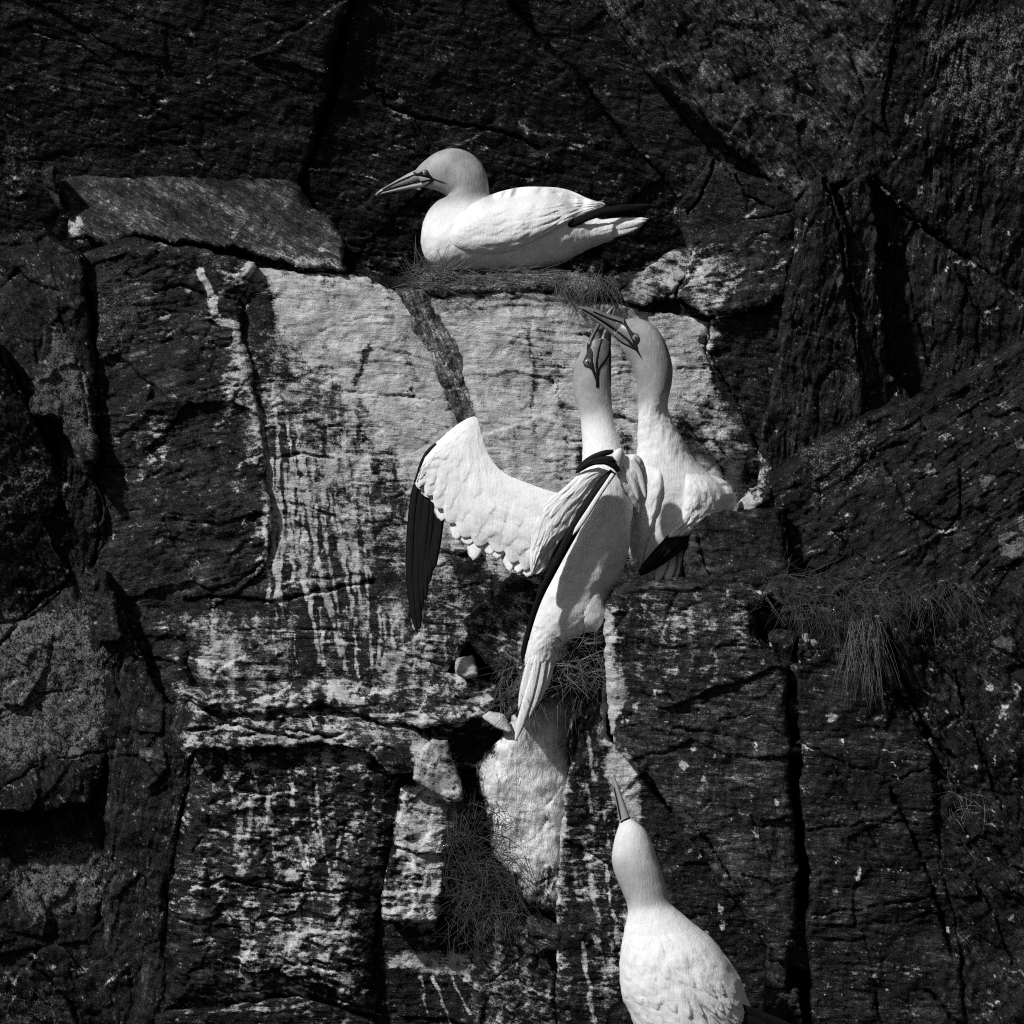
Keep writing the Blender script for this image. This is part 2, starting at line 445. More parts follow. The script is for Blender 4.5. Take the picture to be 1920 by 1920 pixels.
def fields(X, Y):
    g = np.zeros(X.shape, f32); l = np.zeros(X.shape, f32)
    w1 = fbm(X / 70, Y / 70, 4, 301); w2 = fbm(X / 34, Y / 95, 4, 302)
    neg = np.zeros(X.shape, f32)
    Xd = X + 26 * fbm(X / 85, Y / 85, 3, 361) + 9 * fbm(X / 19, Y / 19, 2, 365); Yd = Y + 26 * fbm(X / 85, Y / 85, 3, 371) + 9 * fbm(X / 19, Y / 19, 2, 375)
    for poly, s, fe, rg in GUANO_AND_LIT:
        if not in_box(X, Y, poly, fe + rg + 10): continue
        d = sdf_poly(X, Y, poly) + (w1 * .6 + w2 * .7) * rg
        m = sstep(-fe, fe * .6, d)
        if s > 0: g = np.maximum(g, s * m)
        else: neg = np.maximum(neg, -s * m)
    # vertical washing: rain takes the white off in runs
    st = fbm(Xd / 17, Yd / 190, 3, 305)
    zone = sstep(640, 1000, Y) * .34 + sstep(-.1, .3, w1) * .10
    g = g + np.where(g > .05, st * zone, 0) - neg
    g = g + np.where(g > .1, w2 * .22, 0)
    nz = np.clip(.85 + .7 * fbm(X / 10, Y / 22, 3, 341), .2, 1.1)
    for pts, hw, s in DRIPS:
        if not in_box(X, Y, pts, 30): continue
        Xw = X + 5 * perlin(X / 22, Y / 30, 307)
        for a, b in zip(pts[:-1], pts[1:]):
            d, t = seg_dist(Xw, Y, a, b)
            g = np.maximum(g, s * (1 - sstep(hw * .5, hw * 1.5, d)) * nz)
    for pts, hw, s in WASHED:
        if not in_box(X, Y, pts, 40): continue
        d, t = seg_dist(Xd, Y, *pts)
        g = g - s * np.exp(-(d / hw) ** 2) * np.clip(nz, 0, 1)
    # breakup: lamination and grit hold the white or shed it
    b1 = fbm(Xd / 40, Yd / 13, 4, 321, .6); b2 = fbm(X / 15, Y / 15, 3, 325, .6); b3 = fbm(X / 48, Y / 60, 4, 329, .6)
    g = g + np.where(g > -.3, (b1 * .30 + b2 * .26 + b3 * .46) * (1.25 - .5 * np.clip(g, 0, 1)), 0)
    Xs = X + 6 * perlin(X / 8, Y / 8, 331); Ys = Y + 6 * perlin(X / 8, Y / 8, 332)
    for (px, py, rx, ry, s) in SPLATS:
        if px < X.min() - 20 or px > X.max() + 20 or py < Y.min() - 20 or py > Y.max() + 20: continue
        e = np.sqrt(((Xs - px) / rx) ** 2 + ((Ys - py) / ry) ** 2)
        g = np.maximum(g, s * (1 - sstep(.5, 1.4, e)))
    lb = fbm(X / 14, Y / 14, 4, 351, .65)
    for poly, s, fe, rg in LICHEN:
        if not in_box(X, Y, poly, fe + rg + 10): continue
        d = sdf_poly(X, Y, poly) + w1 * rg
        l = np.maximum(l, s * sstep(-fe, fe * .6, d) + .9 * np.where(d > -fe, lb, 0) * s)
    for (px, py, r) in LDISC:
        e = np.sqrt((X - px) ** 2 + (Y - py) ** 2) + 5 * perlin(X / 9, Y / 9, 311)
        l = np.maximum(l, .85 * (1 - sstep(r * .85, r * 1.1, e)))
    return np.clip(g, -.6, 1.15), np.clip(l, 0, 1)

CRACKS = [  # points, half width px, depth m
    ([(290, 545), (340, 535), (390, 555), (440, 560)], 4, .03), ([(340, 620), (370, 640), (432, 650)], 3, .02), ([(215, 590), (320, 580), (430, 600)], 3, .018),
    ([(520, 862), (560, 850), (620, 858)], 4, .018), ([(650, 735), (740, 740), (840, 752)], 3, .014), ([(620, 800), (700, 800), (715, 806)], 3, .012),
    ([(350, 1125), (440, 1118), (500, 1128), (560, 1120), (640, 1100), (700, 1090)], 6, .035), ([(440, 1180), (560, 1178), (640, 1185)], 2.5, .012),
    ([(640, 605), (700, 590), (760, 600)], 2.5, .010), ([(600, 620), (630, 610), (660, 612)], 2.5, .008),
    ([(880, 900), (980, 905), (1080, 900)], 2.5, .010), ([(640, 905), (700, 905), (780, 903)], 2.5, .008),
    ([(1140, 745), (1190, 743)], 2.5, .012), ([(1270, 690), (1330, 692), (1400, 700)], 2.5, .014), ([(1000, 690), (1070, 688)], 2.5, .010),
    ([(1290, 800), (1345, 870), (1380, 930)], 3, .02), ([(1320, 650), (1380, 750), (1432, 860)], 4, .03),
    ([(720, 198), (800, 220), (900, 238), (960, 250), (1010, 275)], 5, .05), ([(720, 200), (716, 175), (690, 160)], 4, .03),
    ([(1220, 100), (1180, 60), (1150, 10)], 4, .03), ([(1240, 160), (1300, 240), (1370, 330)], 4, .03),
    ([(1545, 330), (1575, 420), (1600, 600), (1625, 760)], 6, .05), ([(1640, 330), (1740, 430), (1920, 560)], 6, .05), ([(1480, 620), (1560, 640), (1610, 700)], 3, .02),
    ([(1700, 500), (1745, 690)], 3, .03), ([(1780, 480), (1860, 640)], 3, .03), ([(1835, 600), (1838, 720)], 3, .02),
    ([(1660, 860), (1700, 960), (1770, 1000), (1800, 960), (1800, 880)], 4, .03), ([(1465, 960), (1472, 1020), (1480, 1080)], 4, .04),
    ([(1310, 1010), (1318, 1050), (1330, 1080)], 4, .03), ([(1560, 1000), (1640, 1060), (1700, 1040)], 3, .02),
    ([(1220, 1230), (1260, 1310), (1280, 1370)], 3, .018), ([(1270, 1110), (1240, 1190)], 2.5, .012), ([(1160, 1360), (1300, 1370), (1480, 1400)], 2.5, .014),
    ([(1350, 1350), (1420, 1340), (1485, 1390)], 3, .015), ([(1420, 1560), (1450, 1540), (1495, 1535)], 3, .02), ([(1390, 1640), (1460, 1660), (1498, 1650)], 3, .02),
    ([(1290, 1520), (1340, 1600), (1400, 1690)], 4, .03), ([(1505, 1395), (1600, 1440), (1690, 1460), (1760, 1430)], 3, .02), ([(1515, 1560), (1640, 1540), (1740, 1545)], 3, .02),
    ([(1560, 1430), (1620, 1540), (1680, 1660)], 3, .015), ([(1520, 1720), (1640, 1700), (1760, 1680)], 3, .02), ([(1600, 1780), (1640, 1850), (1660, 1960)], 4, .02),
    ([(1670, 1480), (1720, 1580), (1760, 1700), (1790, 1790)], 7, .05), ([(1680, 1300), (1740, 1380), (1790, 1420)], 9, .06), ([(1790, 1260), (1830, 1380), (1880, 1520)], 5, .04),
    ([(1820, 1640), (1870, 1720), (1900, 1810)], 5, .04), ([(1850, 1560), (1890, 1620), (1960, 1650)], 4, .03), ([(1740, 1860), (1800, 1920), (1850, 2000)], 6, .04),
    ([(545, 1435), (548, 1465)], 4, .03), ([(540, 1440), (620, 1436), (660, 1440)], 3, .018), ([(360, 1665), (430, 1650), (520, 1672), (680, 1672)], 4, .03), ([(480, 1860), (560, 1850), (640, 1880), (690, 1895)], 5, .04),
    ([(560, 1760), (600, 1775)], 3, .02), ([(350, 1370), (440, 1360), (540, 1385), (640, 1380)], 5, .04), ([(440, 1380), (560, 1372), (680, 1400)], 4, .03),
    ([(0, 655), (40, 740), (75, 800)], 5, .04), ([(110, 560), (125, 630), (150, 700), (165, 800)], 4, .03), ([(170, 870), (190, 960), (175, 1060)], 6, .05),
    ([(0, 1350), (90, 1300), (150, 1290)], 3, .02), ([(0, 1480), (80, 1430), (200, 1410)], 3, .02), ([(60, 1800), (130, 1880), (160, 1950)], 5, .04),
    ([(230, 1180), (260, 1230), (330, 1240)], 4, .03), ([(190, 500), (250, 520), (300, 500)], 3, .02), ([(60, 60), (160, 90), (300, 200)], 3, .02),
    ([(290, 240), (340, 238), (330, 250)], 4, .02), ([(0, 1210), (60, 1130), (110, 1100)], 6, .05), ([(980, 1790), (940, 1830), (900, 1850)], 2.5, .012),
    ([(1340, 300), (1320, 360), (1290, 400)], 4, .03), ([(1380, 330), (1400, 370), (1450, 390)], 4, .03), ([(1300, 470), (1285, 520), (1265, 560)], 3, .02),
]

def relief(X, Y, st, seed):
    """outward relief in metres"""
    a = math.radians(st.get('ang', 0)); ca, sa = math.cos(a), math.sin(a)
    u = X * ca + Y * sa; v = -X * sa + Y * ca
    wu = 22 * fbm(X / 120, Y / 120, 3, seed + 1); wv = 22 * fbm(X / 120, Y / 120, 3, seed + 5)
    us = st.get('us', 240)
    h = st.get('und', .02) * fbm(u / us, v / us, 4, seed + 9)
    for amp, sc, an in st.get('fac', ()):
        fh, e = facets((u + wu) / (sc * an), (v + wv) / sc, seed + 20 + int(sc))
        h = h + amp * fh - min(amp, .006) * .6 * np.exp(-(e * sc / 3.0) ** 2) * sstep(-.1, .25, perlin(u / 90, v / 90, seed + 27))
    amp, per, warp = st.get('lam', (0, 20, 0))
    if amp:
        for k, (f, s) in enumerate(((1, 1), (2.6, .5), (6.1, .25))):
            w = v + warp * fbm(u / 210 * f ** .5, v / 80 * f ** .5, 3, seed + 31 + k) + wv * .4
            t = w * f / per + 2.5 * perlin(u * f / 300, v * f / 150, seed + 33)
            fr = t - np.floor(t)
            md = sstep(-.15, .35, perlin(u / 120 * f ** .4, v / 60 * f ** .6, seed + 37 + k))
            h = h + amp * s * md * (fr ** 1.6 - .4)
    if st.get('rid', 0):
        h = h + st['rid'] * (ridged(u / st.get('rs', 90), v / st.get('rs', 90) * 2.2, 5, seed + 41) - .5)
    fi = st.get('fine', .004)
    h = h + fi * fbm(X / 26, Y / 26, 5, seed + 51, .62)
    Xw = X + 9 * fbm(X / 34, Y / 34, 4, 71, .6); Yw = Y + 9 * fbm(X / 34, Y / 34, 4, 75, .6)
    cw = np.clip(.75 + 1.1 * fbm(X / 40, Y / 40, 2, 79), .12, 1.6)
    for pts, hw, dp in CRACKS:
        if not in_box(X, Y, pts, 30): continue
        n = len(pts) - 1
        for i, (p, q) in enumerate(zip(pts[:-1], pts[1:])):
            x0, x1 = min(p[0], q[0]) - 40, max(p[0], q[0]) + 40; y0, y1 = min(p[1], q[1]) - 40, max(p[1], q[1]) + 40
            m = (X > x0) & (X < x1) & (Y > y0) & (Y < y1)
            if not m.any(): continue
            d, t = seg_dist(Xw[m], Yw[m], p, q)
            h[m] -= dp * .6 * np.clip(1.2 - d / (hw * .8 * cw[m]), 0, 1)
    return h, u, v

STEP = 2.7
NB_ = [0]
def block(poly, y0, gx=0, gy=0, st=None, tone=.03, bevel=14, rnd=.02, jit=6, back=.3, gk=1.0, lk=1.0, parent=None, name='rock_block', grow=0, wk=1.0,
          label=None, step=None, mat=None, cx=None, cy=None, gadd=0.0, taper=6):
    """one rock: front face with relief, rounded rim, sides running back into the cliff"""
    step = step or STEP
    st = st or {}
    NB_[0] += 1; seed = 400 + NB_[0] * 7
    P = np.array(poly, float)
    xs = np.arange(P[:, 0].min() - 16, P[:, 0].max() + 16, step, dtype=f32); ys = np.arange(P[:, 1].min() - 16, P[:, 1].max() + 16, step, dtype=f32)
    X, Y = np.meshgrid(xs, ys)
    Xw = X + jit * (2.2 * fbm(X / 130, Y / 130, 3, 201) + 1.2 * fbm(X / 38, Y / 38, 3, 205, .6)) + jit * .5 * fbm(X / 13, Y / 13, 3, seed + 3, .6)
    Yw = Y + jit * (2.2 * fbm(X / 130, Y / 130, 3, 211) + 1.2 * fbm(X / 38, Y / 38, 3, 215, .6)) + jit * .5 * fbm(X / 13, Y / 13, 3, seed + 8, .6)
    d = sdf_poly(Xw, Yw, poly) + grow
    pos = d > 0
    cell = pos[:-1, :-1] | pos[1:, :-1] | pos[:-1, 1:] | pos[1:, 1:]
    if not cell.any(): return None
    gy_, gx_ = np.gradient(d, step)
    gl = np.maximum(np.sqrt(gx_ ** 2 + gy_ ** 2), .5)
    neg = np.minimum(d, 0)
    mv = np.clip(-neg / gl, 0, 1.6 * step)
    Xp = X + gx_ / gl * mv; Yp = Y + gy_ / gl * mv
    h, u, v = relief(Xp, Yp, st, seed)
    e = np.clip(d / bevel, 0, 1)
    drop = rnd * (1 - np.sqrt(np.clip(1 - (1 - e) ** 2, 0, 1)))
    cx = P[:, 0].mean() if cx is None else cx; cy = P[:, 1].mean() if cy is None else cy
    yy = y0 + gx * (Xp - cx) / 100 + gy * (Yp - cy) / 100 - h * (.35 + .65 * np.clip(d / (bevel * .8), 0, 1)) + drop
    g, l = fields(Xp, Yp)
    up = np.gradient(h, step, axis=0)                      # > 0 where the rock leans back upwards: droppings lie there
    g = g * gk + gadd + np.where(g > .08, np.clip(up * 170, -.20, .26), 0) * gk; l = l * lk
    c1 = fbm(u / 120, v / 45, 5, seed + 61, .6); c2 = fbm(Xp / 16, Yp / 16, 3, seed + 64, .65); c3 = fbm(u / 60, v / 7, 3, seed + 67, .6)
    tn = tone * .28 * np.exp(2.9 * c1 + 2.0 * c2 + 1.6 * c3)
    sparkle = sstep(.52, .66, perlin(Xp / 4.1, Yp / 4.1, seed + 69)) * sstep(.0, .35, fbm(u / 50, v / 30, 3, seed + 65))  # sparkling highlights painted into the tone as pale specks
    tn = np.minimum(tn + .16 * sparkle, .3)
    wash = np.clip(.45 * wk * (1 + .85 * fbm(Xp / 40, Yp / 30, 4, seed + 66, .6) + .35 * c2), .2, .78)
    f0 = (DIST + y0) / DIST
    used = np.zeros(X.shape, bool)
    used[:-1, :-1] |= cell; used[1:, :-1] |= cell; used[:-1, 1:] |= cell; used[1:, 1:] |= cell
    idx = -np.ones(X.shape, np.int64); idx[used] = np.arange(used.sum())
    V = np.stack([(Xp[used] - 960) * S * f0, yy[used], Z0 + (960 - Yp[used]) * S * f0], 1)
    i, j = np.nonzero(cell)
    F = np.stack([idx[i, j], idx[i + 1, j], idx[i + 1, j + 1], idx[i, j + 1]], 1)
    # boundary edges -> sides
    cp = np.pad(cell, 1)
    E = []
    for di, dj, a, b in ((-1, 0, (0, 1), (0, 0)), (1, 0, (1, 0), (1, 1)), (0, -1, (0, 0), (1, 0)), (0, 1, (1, 1), (0, 1))):
        o = cell & ~cp[1 + di:1 + di + cell.shape[0], 1 + dj:1 + dj + cell.shape[1]]
        ii, jj = np.nonzero(o)
        E.append(np.stack([idx[ii + a[0], jj + a[1]], idx[ii + b[0], jj + b[1]]], 1))
    E = np.concatenate(E)
    bv = np.unique(E); remap = -np.ones(len(V), np.int64); remap[bv] = np.arange(len(bv))
    nx = (gx_ / gl)[used][bv]; nz = -(gy_ / gl)[used][bv]
    base = V[bv]
    layers = []
    for k, fr in enumerate((.12, .4, 1.0)):
        q = base.copy()
        q[:, 1] = base[:, 1] + back * fr + .012 * perlin(base[:, 0] * 30, base[:, 2] * 30, seed + 70 + k)
        inn = taper * S * (.25 + fr) + .006 * perlin(base[:, 0] * 25, base[:, 2] * 25, seed + 80 + k)
        q[:, 0] += nx * inn; q[:, 2] += nz * inn
        layers.append(q)
    n0 = len(V); nb = len(bv); FS = []
    prev = bv
    for k in range(3):
        cur = n0 + k * nb + np.arange(nb)
        a, b = remap[E[:, 0]], remap[E[:, 1]]
        FS.append(np.stack([prev[a], prev[b], cur[b], cur[a]], 1)); prev = cur
    V = np.concatenate([V] + layers); F = np.concatenate([F] + FS)
    def ext(arr): return np.concatenate([arr[used]] + [arr[used][bv]] * 3)
    strata = np.stack([ext(u) * S + seed * .37, V[:, 1], ext(v) * S], 1)
    org = (float(V[:, 0].mean()), y0, float(V[:, 2].min()))
    o = make(name, V, F, mat or ROCK, parent, True,
             {'guano': ('FLOAT', ext(g)), 'lichen': ('FLOAT', ext(l)), 'tone': ('FLOAT', ext(tn)), 'wash': ('FLOAT', ext(wash)), 'strata': ('FLOAT_VECTOR', strata)},
             origin=None if parent is not None else org)
    if label: o['label'] = label
    return o

# styles of rock
WALL = dict(ang=14, und=.03, us=300, fac=((.014, 170, 1.7), (.004, 34, 1.8), (.0022, 12, 1.8)), lam=(.0030, 16, 26), fine=.0080)
DARKW = dict(ang=6, und=.03, us=220, fac=((.012, 120, 2.0), (.004, 34, 2.0), (.0022, 11, 2.0)), lam=(.0035, 14, 20), fine=.008)
FACE = dict(ang=3, und=.020, us=180, fac=((.008, 120, 2.4), (.0032, 34, 2.5), (.0014, 11, 2.2)), lam=(.0042, 30, 30), fine=.0052)
FOLD = dict(ang=-10, und=.055, us=210, fac=((.016, 100, 1.8), (.007, 36, 2.0), (.0034, 12, 2.4)), lam=(.0050, 13, 46), fine=.010)
VERT = dict(ang=99, und=.035, us=180, fac=((.014, 70, 2.8), (.007, 28, 3.2), (.0036, 10, 3.4)), lam=(.0050, 12, 24), fine=.008)
LEFT = dict(ang=64, und=.04, us=210, fac=((.022, 130, 1.5), (.009, 46, 1.6), (.0034, 13, 1.6)), lam=(.0028, 14, 20), fine=.0095)
DIAG = dict(ang=-30, und=.05, us=210, fac=((.017, 84, 2.2), (.009, 32, 2.2), (.004, 12, 2.2)), lam=(.0048, 13, 34), fine=.010)
RIDGE = dict(ang=54, und=.04, us=170, fac=((.017, 80, 2.2), (.009, 32, 2.4), (.0036, 12, 2.6)), lam=(.0048, 13, 24), fine=.009)
SLAB = dict(ang=32, und=.014, us=140, fac=((.010, 80, 1.8), (.003, 24, 2.4), (.0018, 9, 2.6)), lam=(.0018, 10, 14), fine=.007)
GFACE = dict(ang=4, und=.030, us=190, fac=((.011, 110, 2.0), (.004, 36, 2.4), (.0024, 11, 2.6)), lam=(.0030, 14, 16), fine=.0075)
STONE = dict(ang=20, und=.016, us=90, fac=((.012, 50, 1.6), (.004, 20, 1.6), (.0016, 9, 1.6)), lam=(.0015, 12, 10), fine=.006)
LUMPY = dict(ang=4, und=.035, us=120, fac=((.018, 54, 1.8), (.008, 22, 1.8), (.003, 10, 1.8)), lam=(.004, 12, 24), fine=.011)

# the body of the cliff, far enough behind the blocks to leave dark joints
cliff = block([(-420, -420), (2340, -420), (2340, 2340), (-420, 2340)], .50, 0, 0, DARKW, .02, step=9, name='cliff', back=2.0, taper=-200)
cliff['kind'] = 'structure'
def B(poly, y0, gx=0, gy=0, st=None, tone=.03, **k):
    k.setdefault('grow', 8)
    return block(poly, y0, gx, gy, st, tone, parent=cliff, **k)

# overhanging upper wall above the ledge; edge darkening and overhang shade put into its tone
B([(-250, -250), (705, -250), (648, 15), (612, 160), (588, 265), (560, 330), (560, 580), (-250, 580)], .20, -.004, .055, WALL, .016, back=.5, grow=3, label='dark overhanging rock wall above the loose slab')
B([(735, -250), (668, 20), (632, 170), (603, 268), (570, 335), (575, 600), (1330, 600), (1330, 430), (1240, 330), (1150, 235), (1085, 145), (1000, 65), (940, -10), (900, -250)], .24, .004, .055, WALL, .016, back=.5, grow=2, label='dark rock wall behind the sitting gannet, shade included in its tone')
B([(915, -250), (955, -10), (1010, 55), (1097, 140), (1165, 230), (1250, 325), (1340, 430), (1500, 440), (1440, 320), (1310, 215), (1200, 110), (1125, -10), (1100, -250)], .22, -.02, .05, WALL, .021, back=.5)
B([(1090, -250), (1128, -10), (1210, 108), (1315, 205), (1430, 300), (1495, 360), (1560, 335), (1605, 240), (1660, 100), (1690, -250)], .05, -.028, .045, RIDGE, .075, back=.5, label='ragged slanting rock rib at the upper right')
B([(1690, -250), (1665, 90), (1610, 240), (1560, 335), (1640, 330), (1745, 425), (1930, 565), (2200, 720), (2200, -250)], .01, .0, .03, VERT, .020, back=.5, label='lichen-speckled rock wall at the upper right')
# right side: darkening towards the frame edge put into the low tones
B([(1500, 385), (1545, 330), (1578, 430), (1592, 560), (1622, 740), (1617, 800), (1540, 825), (1470, 880), (1425, 925), (1440, 800), (1455, 690), (1480, 560)], -.10, .03, .0, VERT, .030, back=.4)
B([(1580, 360), (1625, 325), (1642, 520), (1662, 700), (1725, 770), (1620, 810), (1604, 640)], -.02, .03, 0, VERT, .026, back=.4)
B([(1615, 300), (1740, 430), (1925, 570), (2200, 750), (2200, 860), (1925, 720), (1750, 780), (1655, 800), (1638, 560)], .06, -.02, 0, VERT, .017, back=.4)
B([(1395, 940), (1470, 880), (1550, 818), (1640, 780), (1760, 730), (1850, 685), (1920, 645), (2200, 540), (2200, 1350), (1700, 1190), (1470, 1130), (1420, 1090), (1478, 1000), (1400, 962)], -.24, -.012, -.02, DIAG, .021, back=.5, bevel=30, rnd=.06, label='folded dark rock mass with round lichens right of the pair')
B([(1305, 1000), (1325, 972), (1370, 958), (1462, 956), (1474, 1010), (1482, 1100), (1300, 1100), (1288, 1060)], -.34, .02, -.03, GFACE, .040, back=.3, bevel=18, rnd=.03, gk=.0)
B([(1138, 1135), (1150, 1100), (1185, 1086), (1300, 1083), (1400, 1096), (1452, 1112), (1416, 1146), (1424, 1200), (1476, 1250), (1478, 1320), (1484, 1400), (1490, 1500), (1494, 1640), (1496, 1770), (1478, 1815), (1415, 1740), (1335, 1640), (1260, 1515), (1212, 1452), (1150, 1405), (1134, 1300), (1130, 1200)],
  -.46, .004, -.004, GFACE, .070, back=.5, bevel=22, rnd=.04, grow=1, label='big dark rock block with a white stained left edge')
B([(1128, 1395), (1215, 1450), (1270, 1525), (1350, 1655), (1430, 1760), (1500, 1850), (1500, 2150), (1060, 2150), (1050, 1700), (1070, 1450)], -.33, .01, 0, GFACE, .026, back=.4)
B([(1497, 1130), (1520, 1105), (1650, 1150), (1700, 1300), (1745, 1420), (1765, 1600), (1800, 1750), (1812, 1920), (1800, 2150), (1535, 2150), (1518, 1800), (1514, 1640), (1509, 1500), (1504, 1400), (1497, 1300)],
  -.44, .006, 0, GFACE, .029, back=.5, bevel=12, grow=1, label='dark rock face right of the long vertical crack')
B([(1430, 1100), (1560, 1090), (1700, 1130), (1700, 1200), (1500, 1165), (1430, 1140)], -.38, 0, -.05, LUMPY, .026, back=.4, bevel=20, rnd=.03)
B([(1660, 1150), (1850, 1095), (2200, 1200), (2200, 1510), (1905, 1490), (1765, 1455), (1712, 1300)], -.42, -.01, 0, RIDGE, .021, back=.4)
B([(1755, 1465), (1900, 1500), (2200, 1520), (2200, 2150), (1822, 2150), (1818, 1800), (1772, 1600)], -.45, -.01, 0, RIDGE, .021, back=.4)
for pl in ([(1428, 1150), (1498, 1142), (1496, 1160), (1470, 1168), (1432, 1160)], [(1488, 1250), (1522, 1255), (1518, 1278), (1490, 1276)], [(1486, 1318), (1520, 1312), (1522, 1330), (1488, 1336)],
           [(1484, 1396), (1502, 1392), (1502, 1402), (1486, 1406)], [(1440, 1722), (1464, 1716), (1492, 1785), (1470, 1802)], [(1446, 1785), (1470, 1800), (1472, 1912), (1436, 1905)],
           [(1486, 1740), (1506, 1735), (1511, 1810), (1490, 1805)], [(1464, 1880), (1492, 1860), (1500, 1960), (1466, 1960)], [(1445, 1180), (1485, 1190), (1478, 1245), (1450, 1225)]):
    B(pl, -.40, .03, -.03, STONE, .055, back=.15, bevel=6, rnd=.012, jit=3, name='rock_chip', taper=3)
# the whitewashed face
B([(468, 502), (640, 512), (700, 520), (758, 550), (768, 575), (785, 615), (810, 665), (840, 735), (860, 795), (880, 850), (905, 1000), (925, 1105), (890, 1200), (832, 1275), (700, 1295), (520, 1295), (370, 1305), (352, 1240), (345, 1170), (405, 1128), (492, 1060), (500, 950), (470, 760), (450, 640), (440, 565)],
  0.0, -.004, -.006, FACE, .040, back=.35, bevel=46, rnd=.018, grow=-1, label='pale guano-washed rock face below the sitting gannet')
B([(806, 560), (900, 550), (1050, 548), (1150, 568), (1300, 592), (1338, 602), (1328, 660), (1398, 765), (1430, 850), (1425, 940), (1330, 1020), (1200, 1220), (1000, 1270), (920, 1130), (902, 960), (893, 850), (892, 775), (866, 690), (840, 620), (814, 585)],
  .004, .006, -.004, FACE, .040, back=.35, bevel=14, rnd=.02, grow=-1, label='white guano-washed rock face behind the pair of gannets')
B([(750, 545), (815, 555), (845, 625), (875, 700), (905, 790), (915, 860), (865, 840), (835, 750), (805, 670), (775, 610)], .016, 0, 0, dict(ang=70, und=.012, us=60, fac=((.006, 26, 1.6),), lam=(.004, 12, 10), fine=.009), .30, back=.2, gk=.25,
  label='grey earthy vein running down the white rock face')
B([(838, 606), (868, 604), (862, 640), (850, 650)], .012, 0, 0, STONE, .10, back=.1, bevel=6, jit=3, gk=.3, name='rock_chip')
B([(1342, 605), (1442, 592), (1492, 560), (1472, 680), (1448, 780), (1442, 850), (1427, 872), (1402, 790), (1350, 700), (1334, 660)], .03, .04, .0, DARKW, .030, back=.3)
# dark shoulder on the left
B([(140, 480), (230, 452), (330, 466), (468, 502), (442, 560), (452, 640), (472, 760), (500, 950), (490, 1062), (404, 1130), (348, 1170), (345, 1250), (370, 1312), (300, 1335), (240, 1300), (212, 1180), (190, 1050), (192, 900), (180, 700), (188, 560)],
  .022, -.030, -.004, FOLD, .036, back=.5, bevel=16, rnd=.02, grow=9, label='dark folded rock shoulder left of the white face')
B([(-250, 470), (80, 440), (150, 478), (172, 700), (165, 890), (100, 805), (60, 775), (40, 700), (0, 645), (-250, 600)], .07, -.02, -.01, LEFT, .022, back=.4)  # outer left blocks: frame-edge darkening put into their low tones
B([(62, 778), (92, 622), (122, 632), (162, 722), (174, 850), (160, 885), (118, 780)], -.02, .07, -.05, STONE, .055, back=.2, bevel=10)
B([(-250, 622), (0, 652), (58, 785), (108, 905), (152, 1005), (140, 1092), (60, 1152), (-250, 1260)], .0, .02, .06, LEFT, .021, back=.4)
B([(118, 790), (160, 890), (190, 960), (185, 1100), (150, 1080), (158, 1000), (112, 905)], .02, .04, .0, VERT, .024, back=.25)
B([(-250, 1265), (60, 1162), (132, 1105), (172, 1172), (212, 1262), (202, 1400), (160, 1500), (-250, 1560)], -.05, .02, -.035, LEFT, .026, back=.4, bevel=22, rnd=.04, label='lichen-crusted rock at the left edge')
B([(-250, 1562), (100, 1522), (192, 1482), (203, 1640), (160, 1760), (-250, 1800)], -.06, .03, -.03, LEFT, .022, back=.4)
B([(-250, 1805), (160, 1762), (232, 1700), (262, 2150), (-250, 2150)], -.07, .01, .0, LEFT, .020, back=.4)
B([(150, 1085), (195, 1080), (232, 1180), (300, 1335), (378, 1322), (352, 1420), (332, 1500), (306, 1700), (296, 2150), (212, 2150), (195, 1700), (212, 1450), (175, 1300)], -.07, -.03, .0, VERT, .024, back=.4, bevel=20)
for pl in ([(262, 1335), (300, 1330), (296, 1372), (258, 1370)], [(265, 1410), (300, 1395), (310, 1440), (280, 1470)], [(340, 1860), (365, 1850), (368, 1905), (342, 1915)], [(372, 1850), (410, 1848), (418, 1905), (380, 1912)], [(165, 1120), (205, 1130), (222, 1190), (190, 1195)]):
    B(pl, -.09, -.03, -.03, STONE, .045, back=.12, bevel=8, jit=3, name='rock_chip', taper=3)
# lower ledge and the block beneath it
B([(345, 1300), (520, 1292), (640, 1275), (830, 1268), (935, 1292), (905, 1335), (800, 1355), (720, 1345), (600, 1318), (400, 1326)], -.12, 0, -.16, LUMPY, .030, back=.35, bevel=14, rnd=.03)
B([(343, 1350), (430, 1322), (560, 1318), (660, 1326), (740, 1352), (808, 1400), (800, 1440), (745, 1430), (690, 1400), (600, 1384), (500, 1388), (400, 1398), (348, 1405)], -.18, 0, -.18, LUMPY, .034, back=.35, bevel=14, rnd=.03)
B([(352, 1420), (410, 1396), (540, 1398), (640, 1394), (700, 1410), (746, 1452), (764, 1512), (748, 1600), (722, 1665), (704, 1700), (694, 1800), (690, 1905), (560, 1870), (430, 1880), (300, 1910), (308, 1800), (325, 1600), (345, 1500)], -.16, -.008, .0, LUMPY, .034, back=.4, bevel=80, rnd=.11,
  label='squarish stained rock block below the lower ledge')
B([(300, 1910), (430, 1888), (560, 1878), (692, 1915), (690, 2150), (290, 2150)], -.10, 0, .02, GFACE, .020, back=.4)
B([(690, 1345), (960, 1300), (975, 1400), (905, 1480), (895, 1760), (760, 1760), (780, 1430)], -.09, 0, 0, LUMPY, .022, back=.3, gk=.6)
B([(762, 1486), (795, 1484), (848, 1520), (850, 1560), (822, 1640), (816, 1722), (730, 1722), (724, 1680), (742, 1600)], -.20, 0, 0, LUMPY, .036, back=.3, bevel=12, wk=1.15, label='white stained rock pillar below the leaning stone')
